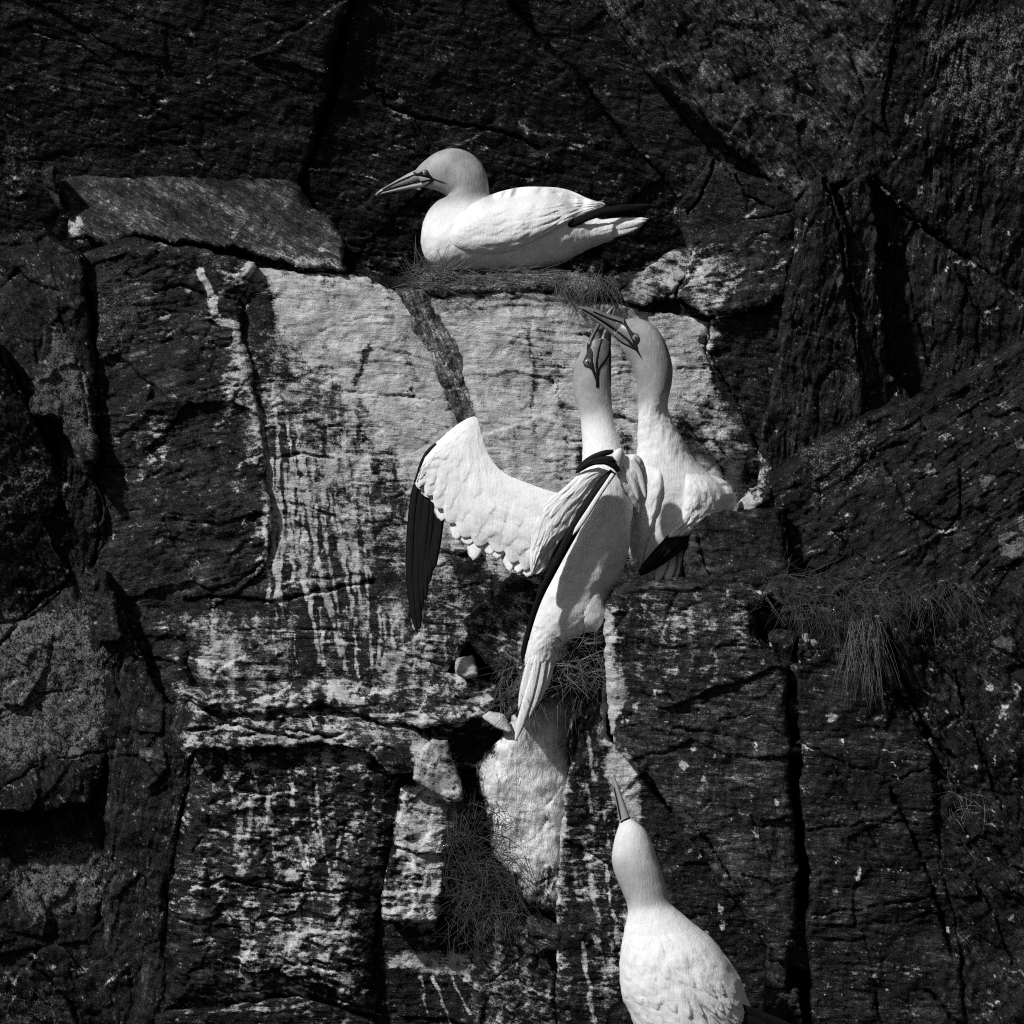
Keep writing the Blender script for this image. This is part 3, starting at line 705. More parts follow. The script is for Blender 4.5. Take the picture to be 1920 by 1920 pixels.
B([(722, 1732), (882, 1728), (890, 1820), (882, 2150), (704, 2150), (702, 1850)], -.09, 0, 0, GFACE, .022, back=.3)
B([(900, 1750), (925, 1735), (982, 1732), (1000, 1775), (1040, 1832), (1046, 2150), (888, 2150), (895, 1800)], -.17, 0, 0, STONE, .040, back=.3, bevel=14)
B([(1000, 1305), (1035, 1288), (1062, 1290), (1076, 1340), (1062, 1450), (1068, 1600), (1060, 1660), (1046, 1715), (980, 1692), (930, 1600), (905, 1505), (903, 1440), (938, 1392), (975, 1335)], -.20, .02, -.02, dict(ang=100, und=.03, us=110, fac=((.010, 70, 1.6), (.003, 24, 1.8)), lam=(.003, 20, 16), fine=.005), .04, back=.35, bevel=46, rnd=.09, wk=1.3,
  label='white guano-coated boulder under the tail of the displaying gannet')
B([(1078, 1292), (1130, 1250), (1128, 1380), (1160, 1470), (1186, 1560), (1190, 2150), (1050, 2150), (1062, 1720), (1072, 1500)], -.22, .01, 0, VERT, .034, back=.35, bevel=14)
B([(1060, 1190), (1140, 1150), (1140, 1260), (1078, 1330), (1050, 1290)], -.16, 0, 0, LUMPY, .022, back=.3)
B([(876, 1165), (930, 1122), (1010, 1102), (1042, 1150), (992, 1262), (945, 1264), (904, 1222)], -.07, .06, -.05, SLAB, .050, back=.08, bevel=5, rnd=.01, jit=4, label='leaning grey slab left of the tail')
B([(936, 1092), (960, 1080), (985, 1090), (962, 1120), (940, 1112)], -.02, 0, 0, STONE, .05, back=.08, bevel=6, jit=3, name='rock_chip', gk=.3)
# ledge under the sitting bird and rocks behind it
B([(560, 512), (700, 516), (800, 536), (1000, 532), (1180, 552), (1320, 582), (1320, 640), (560, 620)], .07, 0, -.06, LUMPY, .024, back=.4, gk=.3)
B([(1262, 405), (1340, 300), (1385, 330), (1480, 352), (1502, 385), (1400, 412), (1295, 462)], .16, .0, .0, WALL, .026, back=.3, bevel=12)

# ---- loose rocks: things of their own
def loose(poly, y0, label, gx=0, gy=0, st=STONE, tone=.04, **k):
    o = block(poly, y0, gx, gy, st, tone, **k)
    return tag(o, label, 'rock')
loose([(98, 318), (118, 308), (230, 315), (400, 322), (545, 322), (560, 345), (580, 380), (620, 410), (640, 450), (648, 510), (560, 502), (450, 474), (340, 452), (262, 446), (215, 460), (135, 442), (120, 400), (102, 345)],
      .17, 'long dark loose slab lying on the ledge at the upper left', 0, -.16, SLAB, .080, name='rock_slab', back=.16, bevel=16, rnd=.035, jit=7)
loose([(72, 322), (100, 310), (104, 350), (118, 395), (96, 372), (80, 345)], .10, 'small stub of rock at the left end of the loose slab', -.05, 0, STONE, .05, name='rock', back=.15, bevel=6, jit=3)
loose([(1165, 548), (1200, 508), (1242, 470), (1302, 460), (1300, 500), (1262, 552), (1200, 572), (1172, 566)], .05, 'pale pointed boulder right of the sitting gannet', .06, -.10, STONE, .05, name='boulder', back=.2, bevel=10, rnd=.02, jit=4)
loose([(1266, 562), (1298, 472), (1342, 432), (1420, 406), (1500, 384), (1482, 560), (1400, 592), (1330, 592)], .02, 'big dark boulder with white droppings on the right end of the ledge', .03, -.07, FOLD, .036, name='boulder', back=.3, bevel=20, rnd=.04)
loose([(1134, 524), (1165, 510), (1206, 505), (1190, 530), (1160, 545)], .05, 'small flat stone against the pale pointed boulder', 0, -.2, STONE, .06, name='rock', back=.12, bevel=6, jit=3)
loose([(778, 1412), (808, 1385), (834, 1390), (850, 1440), (870, 1500), (842, 1514), (792, 1478), (774, 1462)], -.29, 'upright pale stone leaning above the white rock pillar', .04, -.02, STONE, .05, name='rock', back=.12, bevel=12, rnd=.03, jit=4)
loose([(985, 1722), (1010, 1710), (1050, 1740), (1053, 1780), (1012, 1786), (990, 1766)], -.22, 'grey rounded stone wedged below the white boulder', 0, -.03, STONE, .07, name='rock', back=.1, bevel=12, rnd=.02, jit=3, gk=.5)
loose([(712, 1428), (770, 1424), (776, 1450), (735, 1452)], -.25, 'small flat stone left of the upright pale stone', 0, -.05, STONE, .05, name='rock', back=.1, bevel=8, jit=3, gadd=.35)
loose([(856, 1236), (888, 1228), (898, 1268), (870, 1276), (856, 1262)], -.12, 'small white-topped stone on the ledge left of the leaning slab', 0, -.06, STONE, .05, name='rock', back=.08, bevel=8, jit=3, gadd=.2)
loose([(898, 1345), (915, 1332), (945, 1338), (962, 1372), (930, 1366)], -.18, 'stone with a bright white top left of the tail tip', 0, -.15, STONE, .06, name='rock', back=.08, bevel=8, jit=3, gadd=.1)
loose([(1080, 2092), (1200, 2082), (1420, 2086), (1540, 2100), (1520, 2300), (1080, 2300)], -1.0, 'rock step under the lowest gannet', 0, -.05, LUMPY, .03, name='rock_step', back=.75, step=5)

# ------------------------------------------------------------------ the gannets
def loft(rings, yc, sub=5, seg=36, power=1.0, plume=0.0, p0=0.0):
    """rings: (ax, ay, bx, by, r, dc): two outline points, half depth r and depth offset dc in pixels"""
    R = np.array([tuple(r) + (0,) * (6 - len(r)) for r in rings], float)
    D_ = cr(R, sub)
    V = []; T = []
    n = len(D_)
    if plume:
        KK, JJ = np.meshgrid(np.arange(n) / sub, np.arange(seg) / seg, indexing='ij')
        wob = .25 * fbm(KK * .9, JJ * 9, 2, 77)
        SC = (scallop((KK + wob) / 20, JJ + wob * .05, 46, 17, 9) - .35) * plume * sstep(p0, p0 + 4, KK)
    for k, (ax, ay, bx, by, r, dc) in enumerate(D_):
        cx, cy = (ax + bx) / 2, (ay + by) / 2
        for j in range(seg):
            t = 2 * math.pi * j / seg
            c, s_ = math.cos(t), math.sin(t)
            c = math.copysign(abs(c) ** power, c); s_ = math.copysign(abs(s_) ** power, s_)
            f_ = 1 + (SC[k, j] / max(r, 20) if plume else 0)
            V.append(PX(cx + (ax - cx) * c * f_, cy + (ay - cy) * c * f_, yc + (dc - r * s_ * f_) * S)); T.append(k / (n - 1) * (len(rings) - 1))
    F = []
    for k in range(n - 1):
        for j in range(seg):
            a = k * seg + j; b = k * seg + (j + 1) % seg
            F.append((a, b, b + seg, a + seg))
    for k, rev in ((0, True), (n - 1, False)):
        cen = np.mean(V[k * seg:(k + 1) * seg], axis=0); V.append(tuple(cen)); T.append(T[k * seg]); c = len(V) - 1
        for j in range(seg):
            a = k * seg + j; b = k * seg + (j + 1) % seg
            F.append((c, b, a) if rev else (c, a, b))
    V = np.array(V)
    # make the normals point outwards
    tri = np.array([f[:3] for f in F]); q = V[tri]
    vol = np.einsum('ij,ij->i', q[:, 0] - V.mean(0), np.cross(q[:, 1] - q[:, 0], q[:, 2] - q[:, 0])).sum()
    if vol < 0: F = [tuple(reversed(f)) for f in F]
    return V, F, np.array(T)

def ruffle(V, F, T, amp=.0042, sc=30, t0=0):
    """soft plumage unevenness"""
    n = len(V)
    N_ = np.zeros((n, 3))
    for f in F:
        a, b, c = V[f[0]], V[f[1]], V[f[2]]
        nn = np.cross(b - a, c - a)
        for i in f: N_[i] += nn
    N_ /= np.linalg.norm(N_, axis=1, keepdims=True) + 1e-12
    h = fbm(V[:, 0] * sc, V[:, 2] * sc * .6 + V[:, 1] * 9, 4, 611, .55) + .6 * fbm(V[:, 0] * sc * 2.6, V[:, 2] * sc * 1.3, 3, 617, .6)
    w = sstep(t0, t0 + 3, T)
    return V + N_ * (h * amp * (.15 + .85 * w))[:, None]

def bvh_of(V, F): return BVHTree.FromPolygons([tuple(v) for v in V], F)

def hit_y(b, px, py, y_guess):
    o = Vector((0, -DIST, Z0))
    h = b.ray_cast(o, (Vector(PX(px, py, 0)) - o).normalized())
    return h[0].y if h[0] is not None else None

def decal(name, poly, trees, mat, parent, off=.0012, step=1.1, y_guess=-.2, buff=None):
    """thin skin following the surface under it"""
    P = np.array(poly, float)
    xs = np.arange(P[:, 0].min() - 3, P[:, 0].max() + 3, step); ys = np.arange(P[:, 1].min() - 3, P[:, 1].max() + 3, step)
    X, Y = np.meshgrid(xs, ys)
    d = sdf_poly(X, Y, poly)
    gy_, gx_ = np.gradient(d, step); gl = np.maximum(np.sqrt(gx_ ** 2 + gy_ ** 2), .5)
    pos = d > 0
    cell = pos[:-1, :-1] | pos[1:, :-1] | pos[:-1, 1:] | pos[1:, 1:]
    mv = np.clip(-np.minimum(d, 0) / gl, 0, 1.6 * step)
    X = X + gx_ / gl * mv; Y = Y + gy_ / gl * mv
    idx = {}; V = []; F = []
    def vid(i, j):
        if (i, j) not in idx:
            ys_ = [h for h in (hit_y(t, X[i, j], Y[i, j], y_guess) for t in trees) if h is not None]
            if not ys_: return None
            y = min(ys_) - off * (1 if d[i, j] > 0 else .2)
            idx[(i, j)] = len(V); V.append(PX(X[i, j], Y[i, j], y))
        return idx[(i, j)]
    for i, j in zip(*np.nonzero(cell)):
        q = [vid(i, j), vid(i + 1, j), vid(i + 1, j + 1), vid(i, j + 1)]
        if None not in q: F.append(tuple(q))
    if not F: return None
    return make(name, V, F, mat, parent, attrs={'buff': ('FLOAT', np.full(len(V), buff or 0.0))})

def line_poly(pts, w0, w1):
    w0, w1 = w0 * 1.35, w1 * 1.25
    p = cr(np.array(pts, float), 5); n = len(p)
    t = np.gradient(p, axis=0); t /= np.linalg.norm(t, axis=1, keepdims=True) + 1e-9
    nr = np.stack([-t[:, 1], t[:, 0]], 1)
    w = np.linspace(w0, w1, n)[:, None]
    return [tuple(a) for a in np.vstack([p + nr * w, (p - nr * w)[::-1]])]

def dome(name, px, py, y, r, hgt, mat, parent):
    V = []; F = []; n = 18; k = 5
    for a in range(k):
        ph = a / k * math.pi / 2
        for j in range(n):
            t = 2 * math.pi * j / n
            V.append(PX(px + r * math.cos(ph) * math.cos(t), py + r * math.cos(ph) * math.sin(t), y - hgt * S * math.sin(ph)))
    V.append(PX(px, py, y - hgt * S)); c = len(V) - 1
    for a in range(k - 1):
        for j in range(n):
            F.append((a * n + j, (a + 1) * n + j, (a + 1) * n + (j + 1) % n, a * n + (j + 1) % n))
    for j in range(n): F.append(((k - 1) * n + j, c, (k - 1) * n + (j + 1) % n))
    return make(name, V, F, mat, parent)

def eye(px, py, r, trees, parent):
    y = min(h for h in (hit_y(t, px, py, -.2) for t in trees) if h is not None)
    e = dome('eye', px, py, y - .0008, r, r * .55, IRIS, parent)
    dome('pupil', px + .3, py + .3, y - .0008 - r * .50 * S, r * .30, r * .16, PUPIL, e)
    return e

def feather(name, path, w, mat, parent, yc, prof=None, tilt=0.0, buff=0.0, thick=1.2, sub=6):
    """one flight or tail feather: path of (px, py, d), d in pixels towards the back; w half width"""
    p = cr(np.array(path, float), sub); n = len(p)
    t = np.gradient(p[:, :2], axis=0); t /= np.linalg.norm(t, axis=1, keepdims=True) + 1e-9
    nr = np.stack([-t[:, 1], t[:, 0]], 1)
    s = np.linspace(0, 1, n)
    if prof is None: prof = [(0, .55), (.15, .9), (.5, 1), (.8, .8), (.93, .45), (1, .04)]
    ww = np.interp(s, [a for a, _ in prof], [b for _, b in prof]) * w
    V = []; F = []
    for k in range(n):
        px, py, d = p[k]
        for (sd, dd) in ((-1, .4), (-.5, -thick * .5), (0, -thick), (.5, -thick * .5), (1, .4), (0, thick * .6)):
            V.append(PX(px + nr[k, 0] * ww[k] * sd, py + nr[k, 1] * ww[k] * sd, yc + (d + dd + tilt * sd * ww[k]) * S))
    m = 6
    for k in range(n - 1):
        for j in range(m):
            a = k * m + j; b = k * m + (j + 1) % m
            F.append((a, a + m, b + m, b))
    F.append(tuple(range(m))); F.append(tuple(reversed(range((n - 1) * m, n * m))))
    return make(name, V, F, mat, parent, attrs={'buff': ('FLOAT', np.full(len(V), buff))})

def scallop(s, t, rows, cols, seed=0, first=0.0):
    """overlapping covert feathers: s runs towards the feather tips, t across"""
    R = np.random.default_rng(seed).uniform(-.5, .5, (200, 200))
    H = np.full(s.shape, -1.0)
    sr = s * rows; base = np.floor(sr).astype(int)
    for k in (0, -1, -2):
        r = base + k
        tc = t * cols + .5 * (r % 2) + .15 * np.sin(r * 2.3)
        c = np.floor(tc).astype(int)
        x = (tc - c) * 2 - 1
        j = R[r % 200, c % 200]
        ln = 1.75 + .35 * j
        edge = ln - .55 * x * x * (1 + .4 * j)
        l = sr - r
        ok = (l < edge)
        hh = l / ln * 1.0 - .25 * x * x + .25 * j - k * -.0
        hh = hh + (0.0 if k == 0 else .0)
        H = np.where(ok & (hh > H), hh, H)
    return H

def patch(name, rows, yc, mat, parent, trees=None, lift=5, amp=1.6, fade=.3, frows=5, fcols=5, along=True, thick=4, nu=90, nv=60, seed=1, cup=0, ragged=0, buff=0.0, edge_lift=None):
    """a sheet of overlapping feathers. rows: list of (x0,y0,d0, x1,y1,d1); u runs along the rows, v across"""
    R = np.array(rows, float)
    D_ = cr(R, max(2, nu // (len(R) - 1)))
    n = len(D_); v = np.linspace(0, 1, nv)
    A = D_[:, :3]; Bp = D_[:, 3:]
    Pm = A[:, None, :] * (1 - v)[None, :, None] + Bp[:, None, :] * v[None, :, None]
    bul = (1 - (2 * v - 1) ** 2)
    Pm[:, :, 2] -= cup * bul[None, :]
    if trees is not None:
        dep = np.full((n, nv), np.nan)
        for i in range(n):
            for j in range(nv):
                hs = [h for h in (hit_y(t, Pm[i, j, 0], Pm[i, j, 1], yc) for t in trees) if h is not None]
                if hs: dep[i, j] = (min(hs) - yc) / S
        for i in range(n):
            ok = np.nonzero(~np.isnan(dep[i]))[0]
            for j in range(nv):
                if np.isnan(dep[i, j]):
                    if len(ok):
                        k = ok[np.argmin(np.abs(ok - j))]
                        dl = np.hypot(*(Pm[i, j, :2] - Pm[i, k, :2]))
                        dep[i, j] = dep[i, k] + .45 * dl + .006 * dl * dl
                    else: dep[i, j] = Pm[i, j, 2]
        for _ in range(6):
            q = np.pad(dep, 1, mode='edge'); dep = (q[:-2, 1:-1] + q[2:, 1:-1] + q[1:-1, :-2] + q[1:-1, 2:] + 2 * dep) / 6
        Pm[:, :, 2] = dep
        u_ = np.linspace(0, 1, n)
        prof = (1 - (2 * v - 1) ** 6)[None, :] * (sstep(0, .28, u_) * (1 - sstep(.93, 1.0, u_) * .6))[:, None]
        Pm[:, :, 2] -= -1.2 + 2.6 * sstep(0, .15, u_)[:, None] + lift * prof
    U = np.repeat(np.linspace(0, 1, n)[:, None], nv, 1); W = np.repeat(v[None, :], n, 0)
    wob = .05 * fbm(U * 4, W * 4, 2, 900 + seed)
    H = scallop(U + wob, W + wob, frows, fcols, seed) if along else scallop(W + wob, U + wob, frows, fcols, seed)
    fs = U if along else W
    soft = sstep(0, .30, U) if trees is not None else 1.0
    Pm[:, :, 2] -= soft * (amp * (fade + (1 - fade) * sstep(.1, .8, fs)) * (H - .3) + 2.2 * fbm(U * 9, W * 7, 3, 940 + seed))
    if ragged:
        # scalloped free edge
        if along: Pm[-1:, :, 1] += 0
        k = np.abs(np.sin(np.linspace(0, 1, n) * math.pi * fcols)) if not along else np.abs(np.sin(v * math.pi * fcols))
        if not along:
            dirv = (Bp - A)[:, :2]; dirv /= np.linalg.norm(dirv, axis=1, keepdims=True) + 1e-9
            for m in range(1, 9):
                Pm[:, -m, :2] += dirv * ((k - .5) * ragged * (9 - m) / 8)[:, None]
    top = np.array([[PX(*Pm[i, j, :2], yc + Pm[i, j, 2] * S) for j in range(nv)] for i in range(n)]).reshape(-1, 3)
    bot = top.copy(); bot[:, 1] += thick * S
    q = (np.arange(n - 1)[:, None] * nv + np.arange(nv - 1)[None, :]).ravel()
    F = np.stack([q, q + nv, q + nv + 1, q + 1], 1)
    F2 = F[:, ::-1] + n * nv
    per = [(0, j) for j in range(nv)] + [(i, nv - 1) for i in range(1, n)] + [(n - 1, j) for j in range(nv - 2, -1, -1)] + [(i, 0) for i in range(n - 2, 0, -1)]
    pid = np.array([a * nv + b for a, b in per]); nx = np.roll(pid, -1)
    F3 = np.stack([pid, nx, nx + n * nv, pid + n * nv], 1)
    V = np.concatenate([top, bot])
    Fa = np.concatenate([F, F2, F3])
    a, b, c = V[F[:, 0]], V[F[:, 1]], V[F[:, 2]]
    if np.cross(b - a, c - a)[:, 1].mean() > 0: Fa = Fa[:, ::-1]
    return make(name, V, Fa, mat, parent, attrs={'buff': ('FLOAT', np.full(len(V), buff))})

def buff_of(T, a, b): return 1 - sstep(a, b, T)

def body_mesh(parent, rings, yc, ba, bb, bk=1.0, front=1.0, **k):
    V, F, T = loft(rings, yc, sub=9, seg=84, plume=1.3, p0=len(rings) * .36, **k)
    tree = bvh_of(V, F)
    V2 = ruffle(V, F, T, t0=len(rings) * .35)
    o = make('body', V2, F, WHITE, parent, attrs={'buff': ('FLOAT', bk * buff_of(T, ba, bb) * (front + (1 - front) * sstep(1.5, 4.5, T)))})
    return o, bvh_of(V2, F)

def bill_part(name, rings, yc, parent, mat=None):
    V, F, T = loft(rings, yc, sub=5, seg=20)
    make(name, V, F, mat or BILL, parent)
    return bvh_of(V, F)

def foot(parent, px, py, y, s=1.0):
    """short leg and webbed foot"""
    V, F, T = loft([(px - 7, py - 34, px + 7, py - 34, 7), (px - 6, py - 15, px + 6, py - 15, 6), (px - 7, py - 3, px + 7, py - 3, 8)], y, sub=3, seg=10)
    leg = make('leg', V, F, FOOT, parent)
    V = []; F = []
    toes = [(-26, -6), (-14, -34), (4, -42), (18, -30)]
    c0 = PX(px, py - 4, y)
    pts = [(-6, 4)] + [p for i, p in enumerate(toes) for p in ([p] if i == 0 else [((p[0] + toes[i - 1][0]) / 2 * .86, (p[1] + toes[i - 1][1]) / 2 * .86), p])] + [(8, 4)]
    for (ax, ay) in pts: V.append((c0[0] + ax * S * s, c0[1] + ay * S * s, c0[2] - 2 * S))
    n = len(V); V.append((c0[0], c0[1], c0[2] + 4 * S))
    for i in range(n): V.append((V[i][0], V[i][1], V[i][2] - 3 * S))
    for i in range(n):
        F.append((i, (i + 1) % n, n)); F.append((i, n + 1 + i, n + 1 + (i + 1) % n, (i + 1) % n))
    make('foot', V, F, FOOT, leg)

# ---- 1: the bird sitting on the ledge, facing left
Y1 = .13
g1 = tag(empty('gannet', PX(950, 512, Y1)), 'white gannet sitting on a grassy nest on the upper ledge', 'gannet', 'gannets on the cliff')
b1, t1 = body_mesh(g1, [(778, 320, 794, 351, 12), (794, 303, 806, 354, 22), (820, 285, 820, 358, 31), (850, 278, 831, 363, 35), (880, 286, 836, 366, 37), (903, 307, 838, 368, 38),
                        (914, 335, 832, 371, 39), (918, 362, 816, 380, 44), (928, 372, 799, 403, 54), (945, 372, 790, 438, 66), (962, 370, 792, 470, 76), (985, 366, 808, 497, 80), (1008, 364, 848, 508, 82),
                        (1030, 366, 905, 510, 82), (1052, 372, 965, 509, 76), (1072, 384, 1025, 501, 64), (1092, 398, 1068, 486, 50), (1115, 410, 1105, 467, 36), (1150, 414, 1150, 449, 24)], Y1, 6.2, 9.0)
u1 = bill_part('upper_mandible', [(790, 318, 806, 339, 12), (776, 320, 790, 339, 10), (750, 334, 762, 347, 8), (728, 347, 736, 354, 5.5), (711, 357, 716, 360, 3.5), (703, 366, 706, 367, 1)], Y1, g1)
l1 = bill_part('lower_mandible', [(806, 338, 800, 348, 11), (790, 340, 788, 352, 9.5), (760, 348, 764, 355, 7.5), (735, 355, 737, 360, 5), (715, 361, 716, 364, 3), (706, 366.5, 706, 367.5, 1)], Y1, g1)
TR = [t1, u1, l1]
decal('face_skin', [(775, 321), (783, 325), (790, 322), (796, 318), (802, 319), (806, 327), (813, 335), (822, 338), (838, 343), (824, 341), (812, 337), (802, 334), (790, 331), (776, 330)], TR, SKIN, g1, off=.0020)
decal('gape_plate', [(768, 330), (777, 329), (790, 331.5), (802, 334), (812, 336), (803, 345), (795, 351), (772, 352)], TR, BILL, g1, off=.0014)
decal('bill_line', line_poly([(813, 336), (800, 339), (785, 342), (760, 347.5), (735, 354), (716, 360), (706, 366)], 1.5, .9), TR, SKIN, g1, off=.0024)
decal('bill_line', line_poly([(812, 337), (803, 345), (796, 350)], 1.3, .9), TR, SKIN, g1, off=.0024)
decal('bill_line', line_poly([(776, 328), (752, 338), (730, 349), (717, 356)], 1.3, .8), TR, SKIN, g1, off=.0024)
eye(797, 324, 5.0, TR, g1)
w1 = patch('wing', [(870, 394, 0, 838, 430, 0), (893, 378, 0, 850, 458, 0), (932, 361, 0, 890, 474, 0), (977, 351, 0, 943, 474, 0), (1020, 351, 0, 992, 456, 0), (1060, 360, 0, 1048, 427, 0), (1098, 372, 0, 1095, 402, 0), (1134, 381, 0, 1135, 385, 0)],
           Y1, WHITE, g1, [t1], lift=8, amp=3.4, frows=7, fcols=6, thick=6, nu=100, nv=60, seed=3)
for (pa, ww) in (([(985, 462, -66), (1040, 438, -60), (1100, 408, -42), (1160, 392, -24), (1205, 387, -10), (1240, 386, 0)], 7), ([(990, 456, -68), (1050, 430, -60), (1110, 402, -40), (1165, 389, -20), (1222, 385, -8)], 7),
                 ([(1010, 447, -64), (1070, 422, -54), (1130, 398, -34), (1195, 390, -14)], 6)):
    feather('primary_feather', pa, ww, BLACK, w1, Y1)
patch('wing', [(930, 366, 30, 945, 380, 30), (980, 352, 34, 990, 372, 34), (1035, 351, 36, 1035, 372, 36), (1068, 357, 34, 1065, 378, 34), (1100, 371, 26, 1098, 384, 26), (1128, 381, 20, 1126, 388, 20)], Y1, WHITE, g1, None, amp=1.2, frows=6, fcols=2, thick=30, nu=40, nv=14, seed=5)
for pa, ww in (([(1085, 430, -18), (1140, 420, -12), (1216, 410, -4)], 9), ([(1085, 440, -24), (1140, 430, -16), (1212, 414, -8)], 9), ([(1085, 450, -22), (1140, 440, -16), (1197, 427, -8)], 9), ([(1090, 444, -12), (1150, 434, -4), (1206, 420, 0)], 10),
               ([(1100, 422, -4), (1150, 416, 4), (1200, 412, 8)], 7)):
    feather('tail_feather', pa, ww, WHITE, g1, Y1)
foot(g1, 905, 522, Y1 - .02); foot(g1, 960, 522, Y1 + .03)

# ---- 2: the displaying bird with spread wings, bill up
Y2 = -.30
g2 = tag(empty('gannet', PX(1090, 1180, Y2)), 'gannet with both wings spread and dark wingtips, bill raised to its mate', 'gannet', 'gannets on the cliff')
b2, t2 = body_mesh(g2, [(1105, 636, 1143, 634, 10, 58), (1092, 655, 1146, 660, 20, 58), (1082, 675, 1146, 688, 27, 56), (1075, 700, 1146, 711, 31, 54), (1073, 723, 1146, 731, 32, 51), (1077, 747, 1147, 749, 30, 46), (1086, 775, 1148, 772, 28, 38),
                        (1090, 805, 1153, 800, 31, 28), (1092, 845, 1166, 842, 40, 14), (1088, 890, 1180, 890, 54), (1078, 940, 1186, 945, 66), (1066, 990, 1182, 1000, 70), (1050, 1040, 1177, 1040, 68), (1033, 1080, 1164, 1082, 62),
                        (1018, 1115, 1146, 1116, 55), (1006, 1150, 1132, 1153, 48), (996, 1185, 1100, 1184, 36), (988, 1215, 1057, 1208, 26), (983, 1248, 1040, 1240, 18)], Y2, 5.0, 7.6)
u2 = bill_part('upper_mandible', [(1094, 668, 1116, 690, 11), (1100, 645, 1122, 665, 10), (1108, 628, 1126, 640, 8.5), (1122, 607, 1134, 616, 7), (1136, 586, 1144, 594, 5), (1146, 576, 1150, 580, 3), (1152, 573, 1154, 577, 1)], Y2 + 58 * S, g2, BILL_SHADED)
l2 = bill_part('lower_mandible', [(1120, 690, 1138, 672, 10), (1124, 665, 1145, 655, 9), (1130, 640, 1146, 632, 7.5), (1137, 616, 1147, 612, 5.5), (1145, 594, 1151, 592, 4), (1151, 579, 1154, 578, 1.5)], Y2 + 58 * S, g2, BILL_SHADED)
TR = [t2, u2, l2]
decal('face_skin', [(1101, 641), (1106, 650), (1112, 660), (1113, 680), (1116, 697), (1121, 708), (1120, 727), (1116, 712), (1110, 695), (1104, 690), (1096, 688), (1093, 679), (1096, 671), (1100, 663)], TR, SKIN, g2, off=.0020)
decal('gape_plate', [(1108, 640), (1122, 630), (1145, 626), (1145.5, 655), (1140, 668), (1126, 686), (1120, 706), (1116, 696), (1112, 678), (1111, 658)], TR, BILL_SHADED, g2, off=.0014)
decal('bill_line', line_poly([(1120, 726), (1120, 700), (1119, 680), (1123, 655), (1129, 635), (1137, 613), (1148, 582)], 2.2, 1.1), TR, SKIN, g2, off=.0024)
decal('bill_line', line_poly([(1121, 704), (1124, 690), (1135, 676), (1141, 664), (1144, 640), (1146, 625)], 1.6, 1.0), TR, SKIN, g2, off=.0024)
decal('bill_line', line_poly([(1105, 650), (1112, 632), (1122, 613), (1134, 594)], 1.5, .9), TR, SKIN, g2, off=.0024)
decal('throat_line', line_poly([(1143.5, 640), (1143.8, 665), (1144, 690), (1144.6, 724)], 1.3, 1.0), [t2], SKIN, g2, off=.0016)
eye(1102.5, 679, 7.0, TR, g2)
# far wing, reaching out to the left
fw = patch('wing', [(1075, 930, -30, 1010, 1062, -30), (1030, 920, -26, 990, 1066, -26), (985, 904, -18, 960, 1050, -20), (945, 886, -8, 925, 1026, -12), (918, 856, 2, 885, 1014, -4), (904, 815, 12, 850, 984, 4), (893, 782, 20, 822, 950, 10), (862, 793, 24, 800, 922, 16), (822, 826, 26, 784, 906, 22), (800, 850, 28, 781, 898, 26)],
           Y2, WHITE, g2, None, amp=2.8, fade=.10, frows=3, fcols=11, along=False, thick=2.5, nu=160, nv=70, seed=8, cup=16, ragged=12)
SP = cr(np.array([(1040, 948, -34, 1002, 1078, -34), (1000, 930, -30, 984, 1080, -32), (965, 918, -26, 954, 1060, -26), (935, 905, -20, 926, 1036, -20), (910, 890, -14, 893, 1036, -14), (890, 870, -6, 866, 1012, -8), (870, 850, 2, 842, 984, 0), (850, 840, 8, 822, 956, 6), (828, 845, 14, 803, 932, 12), (808, 856, 20, 789, 914, 18)]), 3)
for k in range(0, len(SP), 2):
    ax, ay, ad, bx, by, bd = SP[k]
    jx = random.uniform(-6, 6); tl = random.uniform(.97, 1.10); wd = random.uniform(12, 19)
    q = lambda t: (ax + (bx - ax) * t, ay + (by - ay) * t, ad + (bd - ad) * t)
    m0, m1, m2 = q(.45), q(.8), q(tl)
    feather('secondary_feather', [(m0[0], m0[1], m0[2] + 16), (m1[0] - 2, m1[1], m1[2] + 14), (m2[0] + jx, m2[1], m2[2] + 10)], wd, WHITE, fw, Y2, tilt=random.uniform(.1, .4), thick=1.0, prof=[(0, .5), (.3, .85), (.75, 1), (.92, .6), (1, .08)])
for pa, ww in (([(790, 872, 30), (774, 950, 36), (768, 1060, 40), (774, 1140, 42), (783, 1189, 43)], 8), ([(796, 890, 29), (783, 980, 35), (778, 1080, 39), (783, 1150, 41), (786, 1182, 42)], 10), ([(804, 905, 28), (793, 1000, 33), (787, 1090, 38), (791, 1145, 40)], 11),
               ([(812, 918, 27), (802, 1000, 32), (795, 1075, 36), (798, 1125, 38)], 11), ([(820, 930, 26), (811, 1000, 31), (803, 1060, 34), (804, 1095, 36)], 11), ([(828, 943, 25), (819, 1000, 29), (812, 1045, 32), (811, 1070, 34)], 11), ([(822, 930, 27), (817, 960, 30), (818, 1000, 32), (822, 1020, 33)], 8)):
    feather('primary_feather', pa, ww, BLACK, fw, Y2, tilt=.25)
for pa, ww in (([(818, 832, 20), (800, 852, 20), (788, 880, 22), (784, 912, 24)], 5), ([(812, 868, 13), (803, 885, 14), (795, 903, 16), (788, 915, 20)], 4)):
    feather('alula_feather', pa, ww, BLACK, fw, Y2)
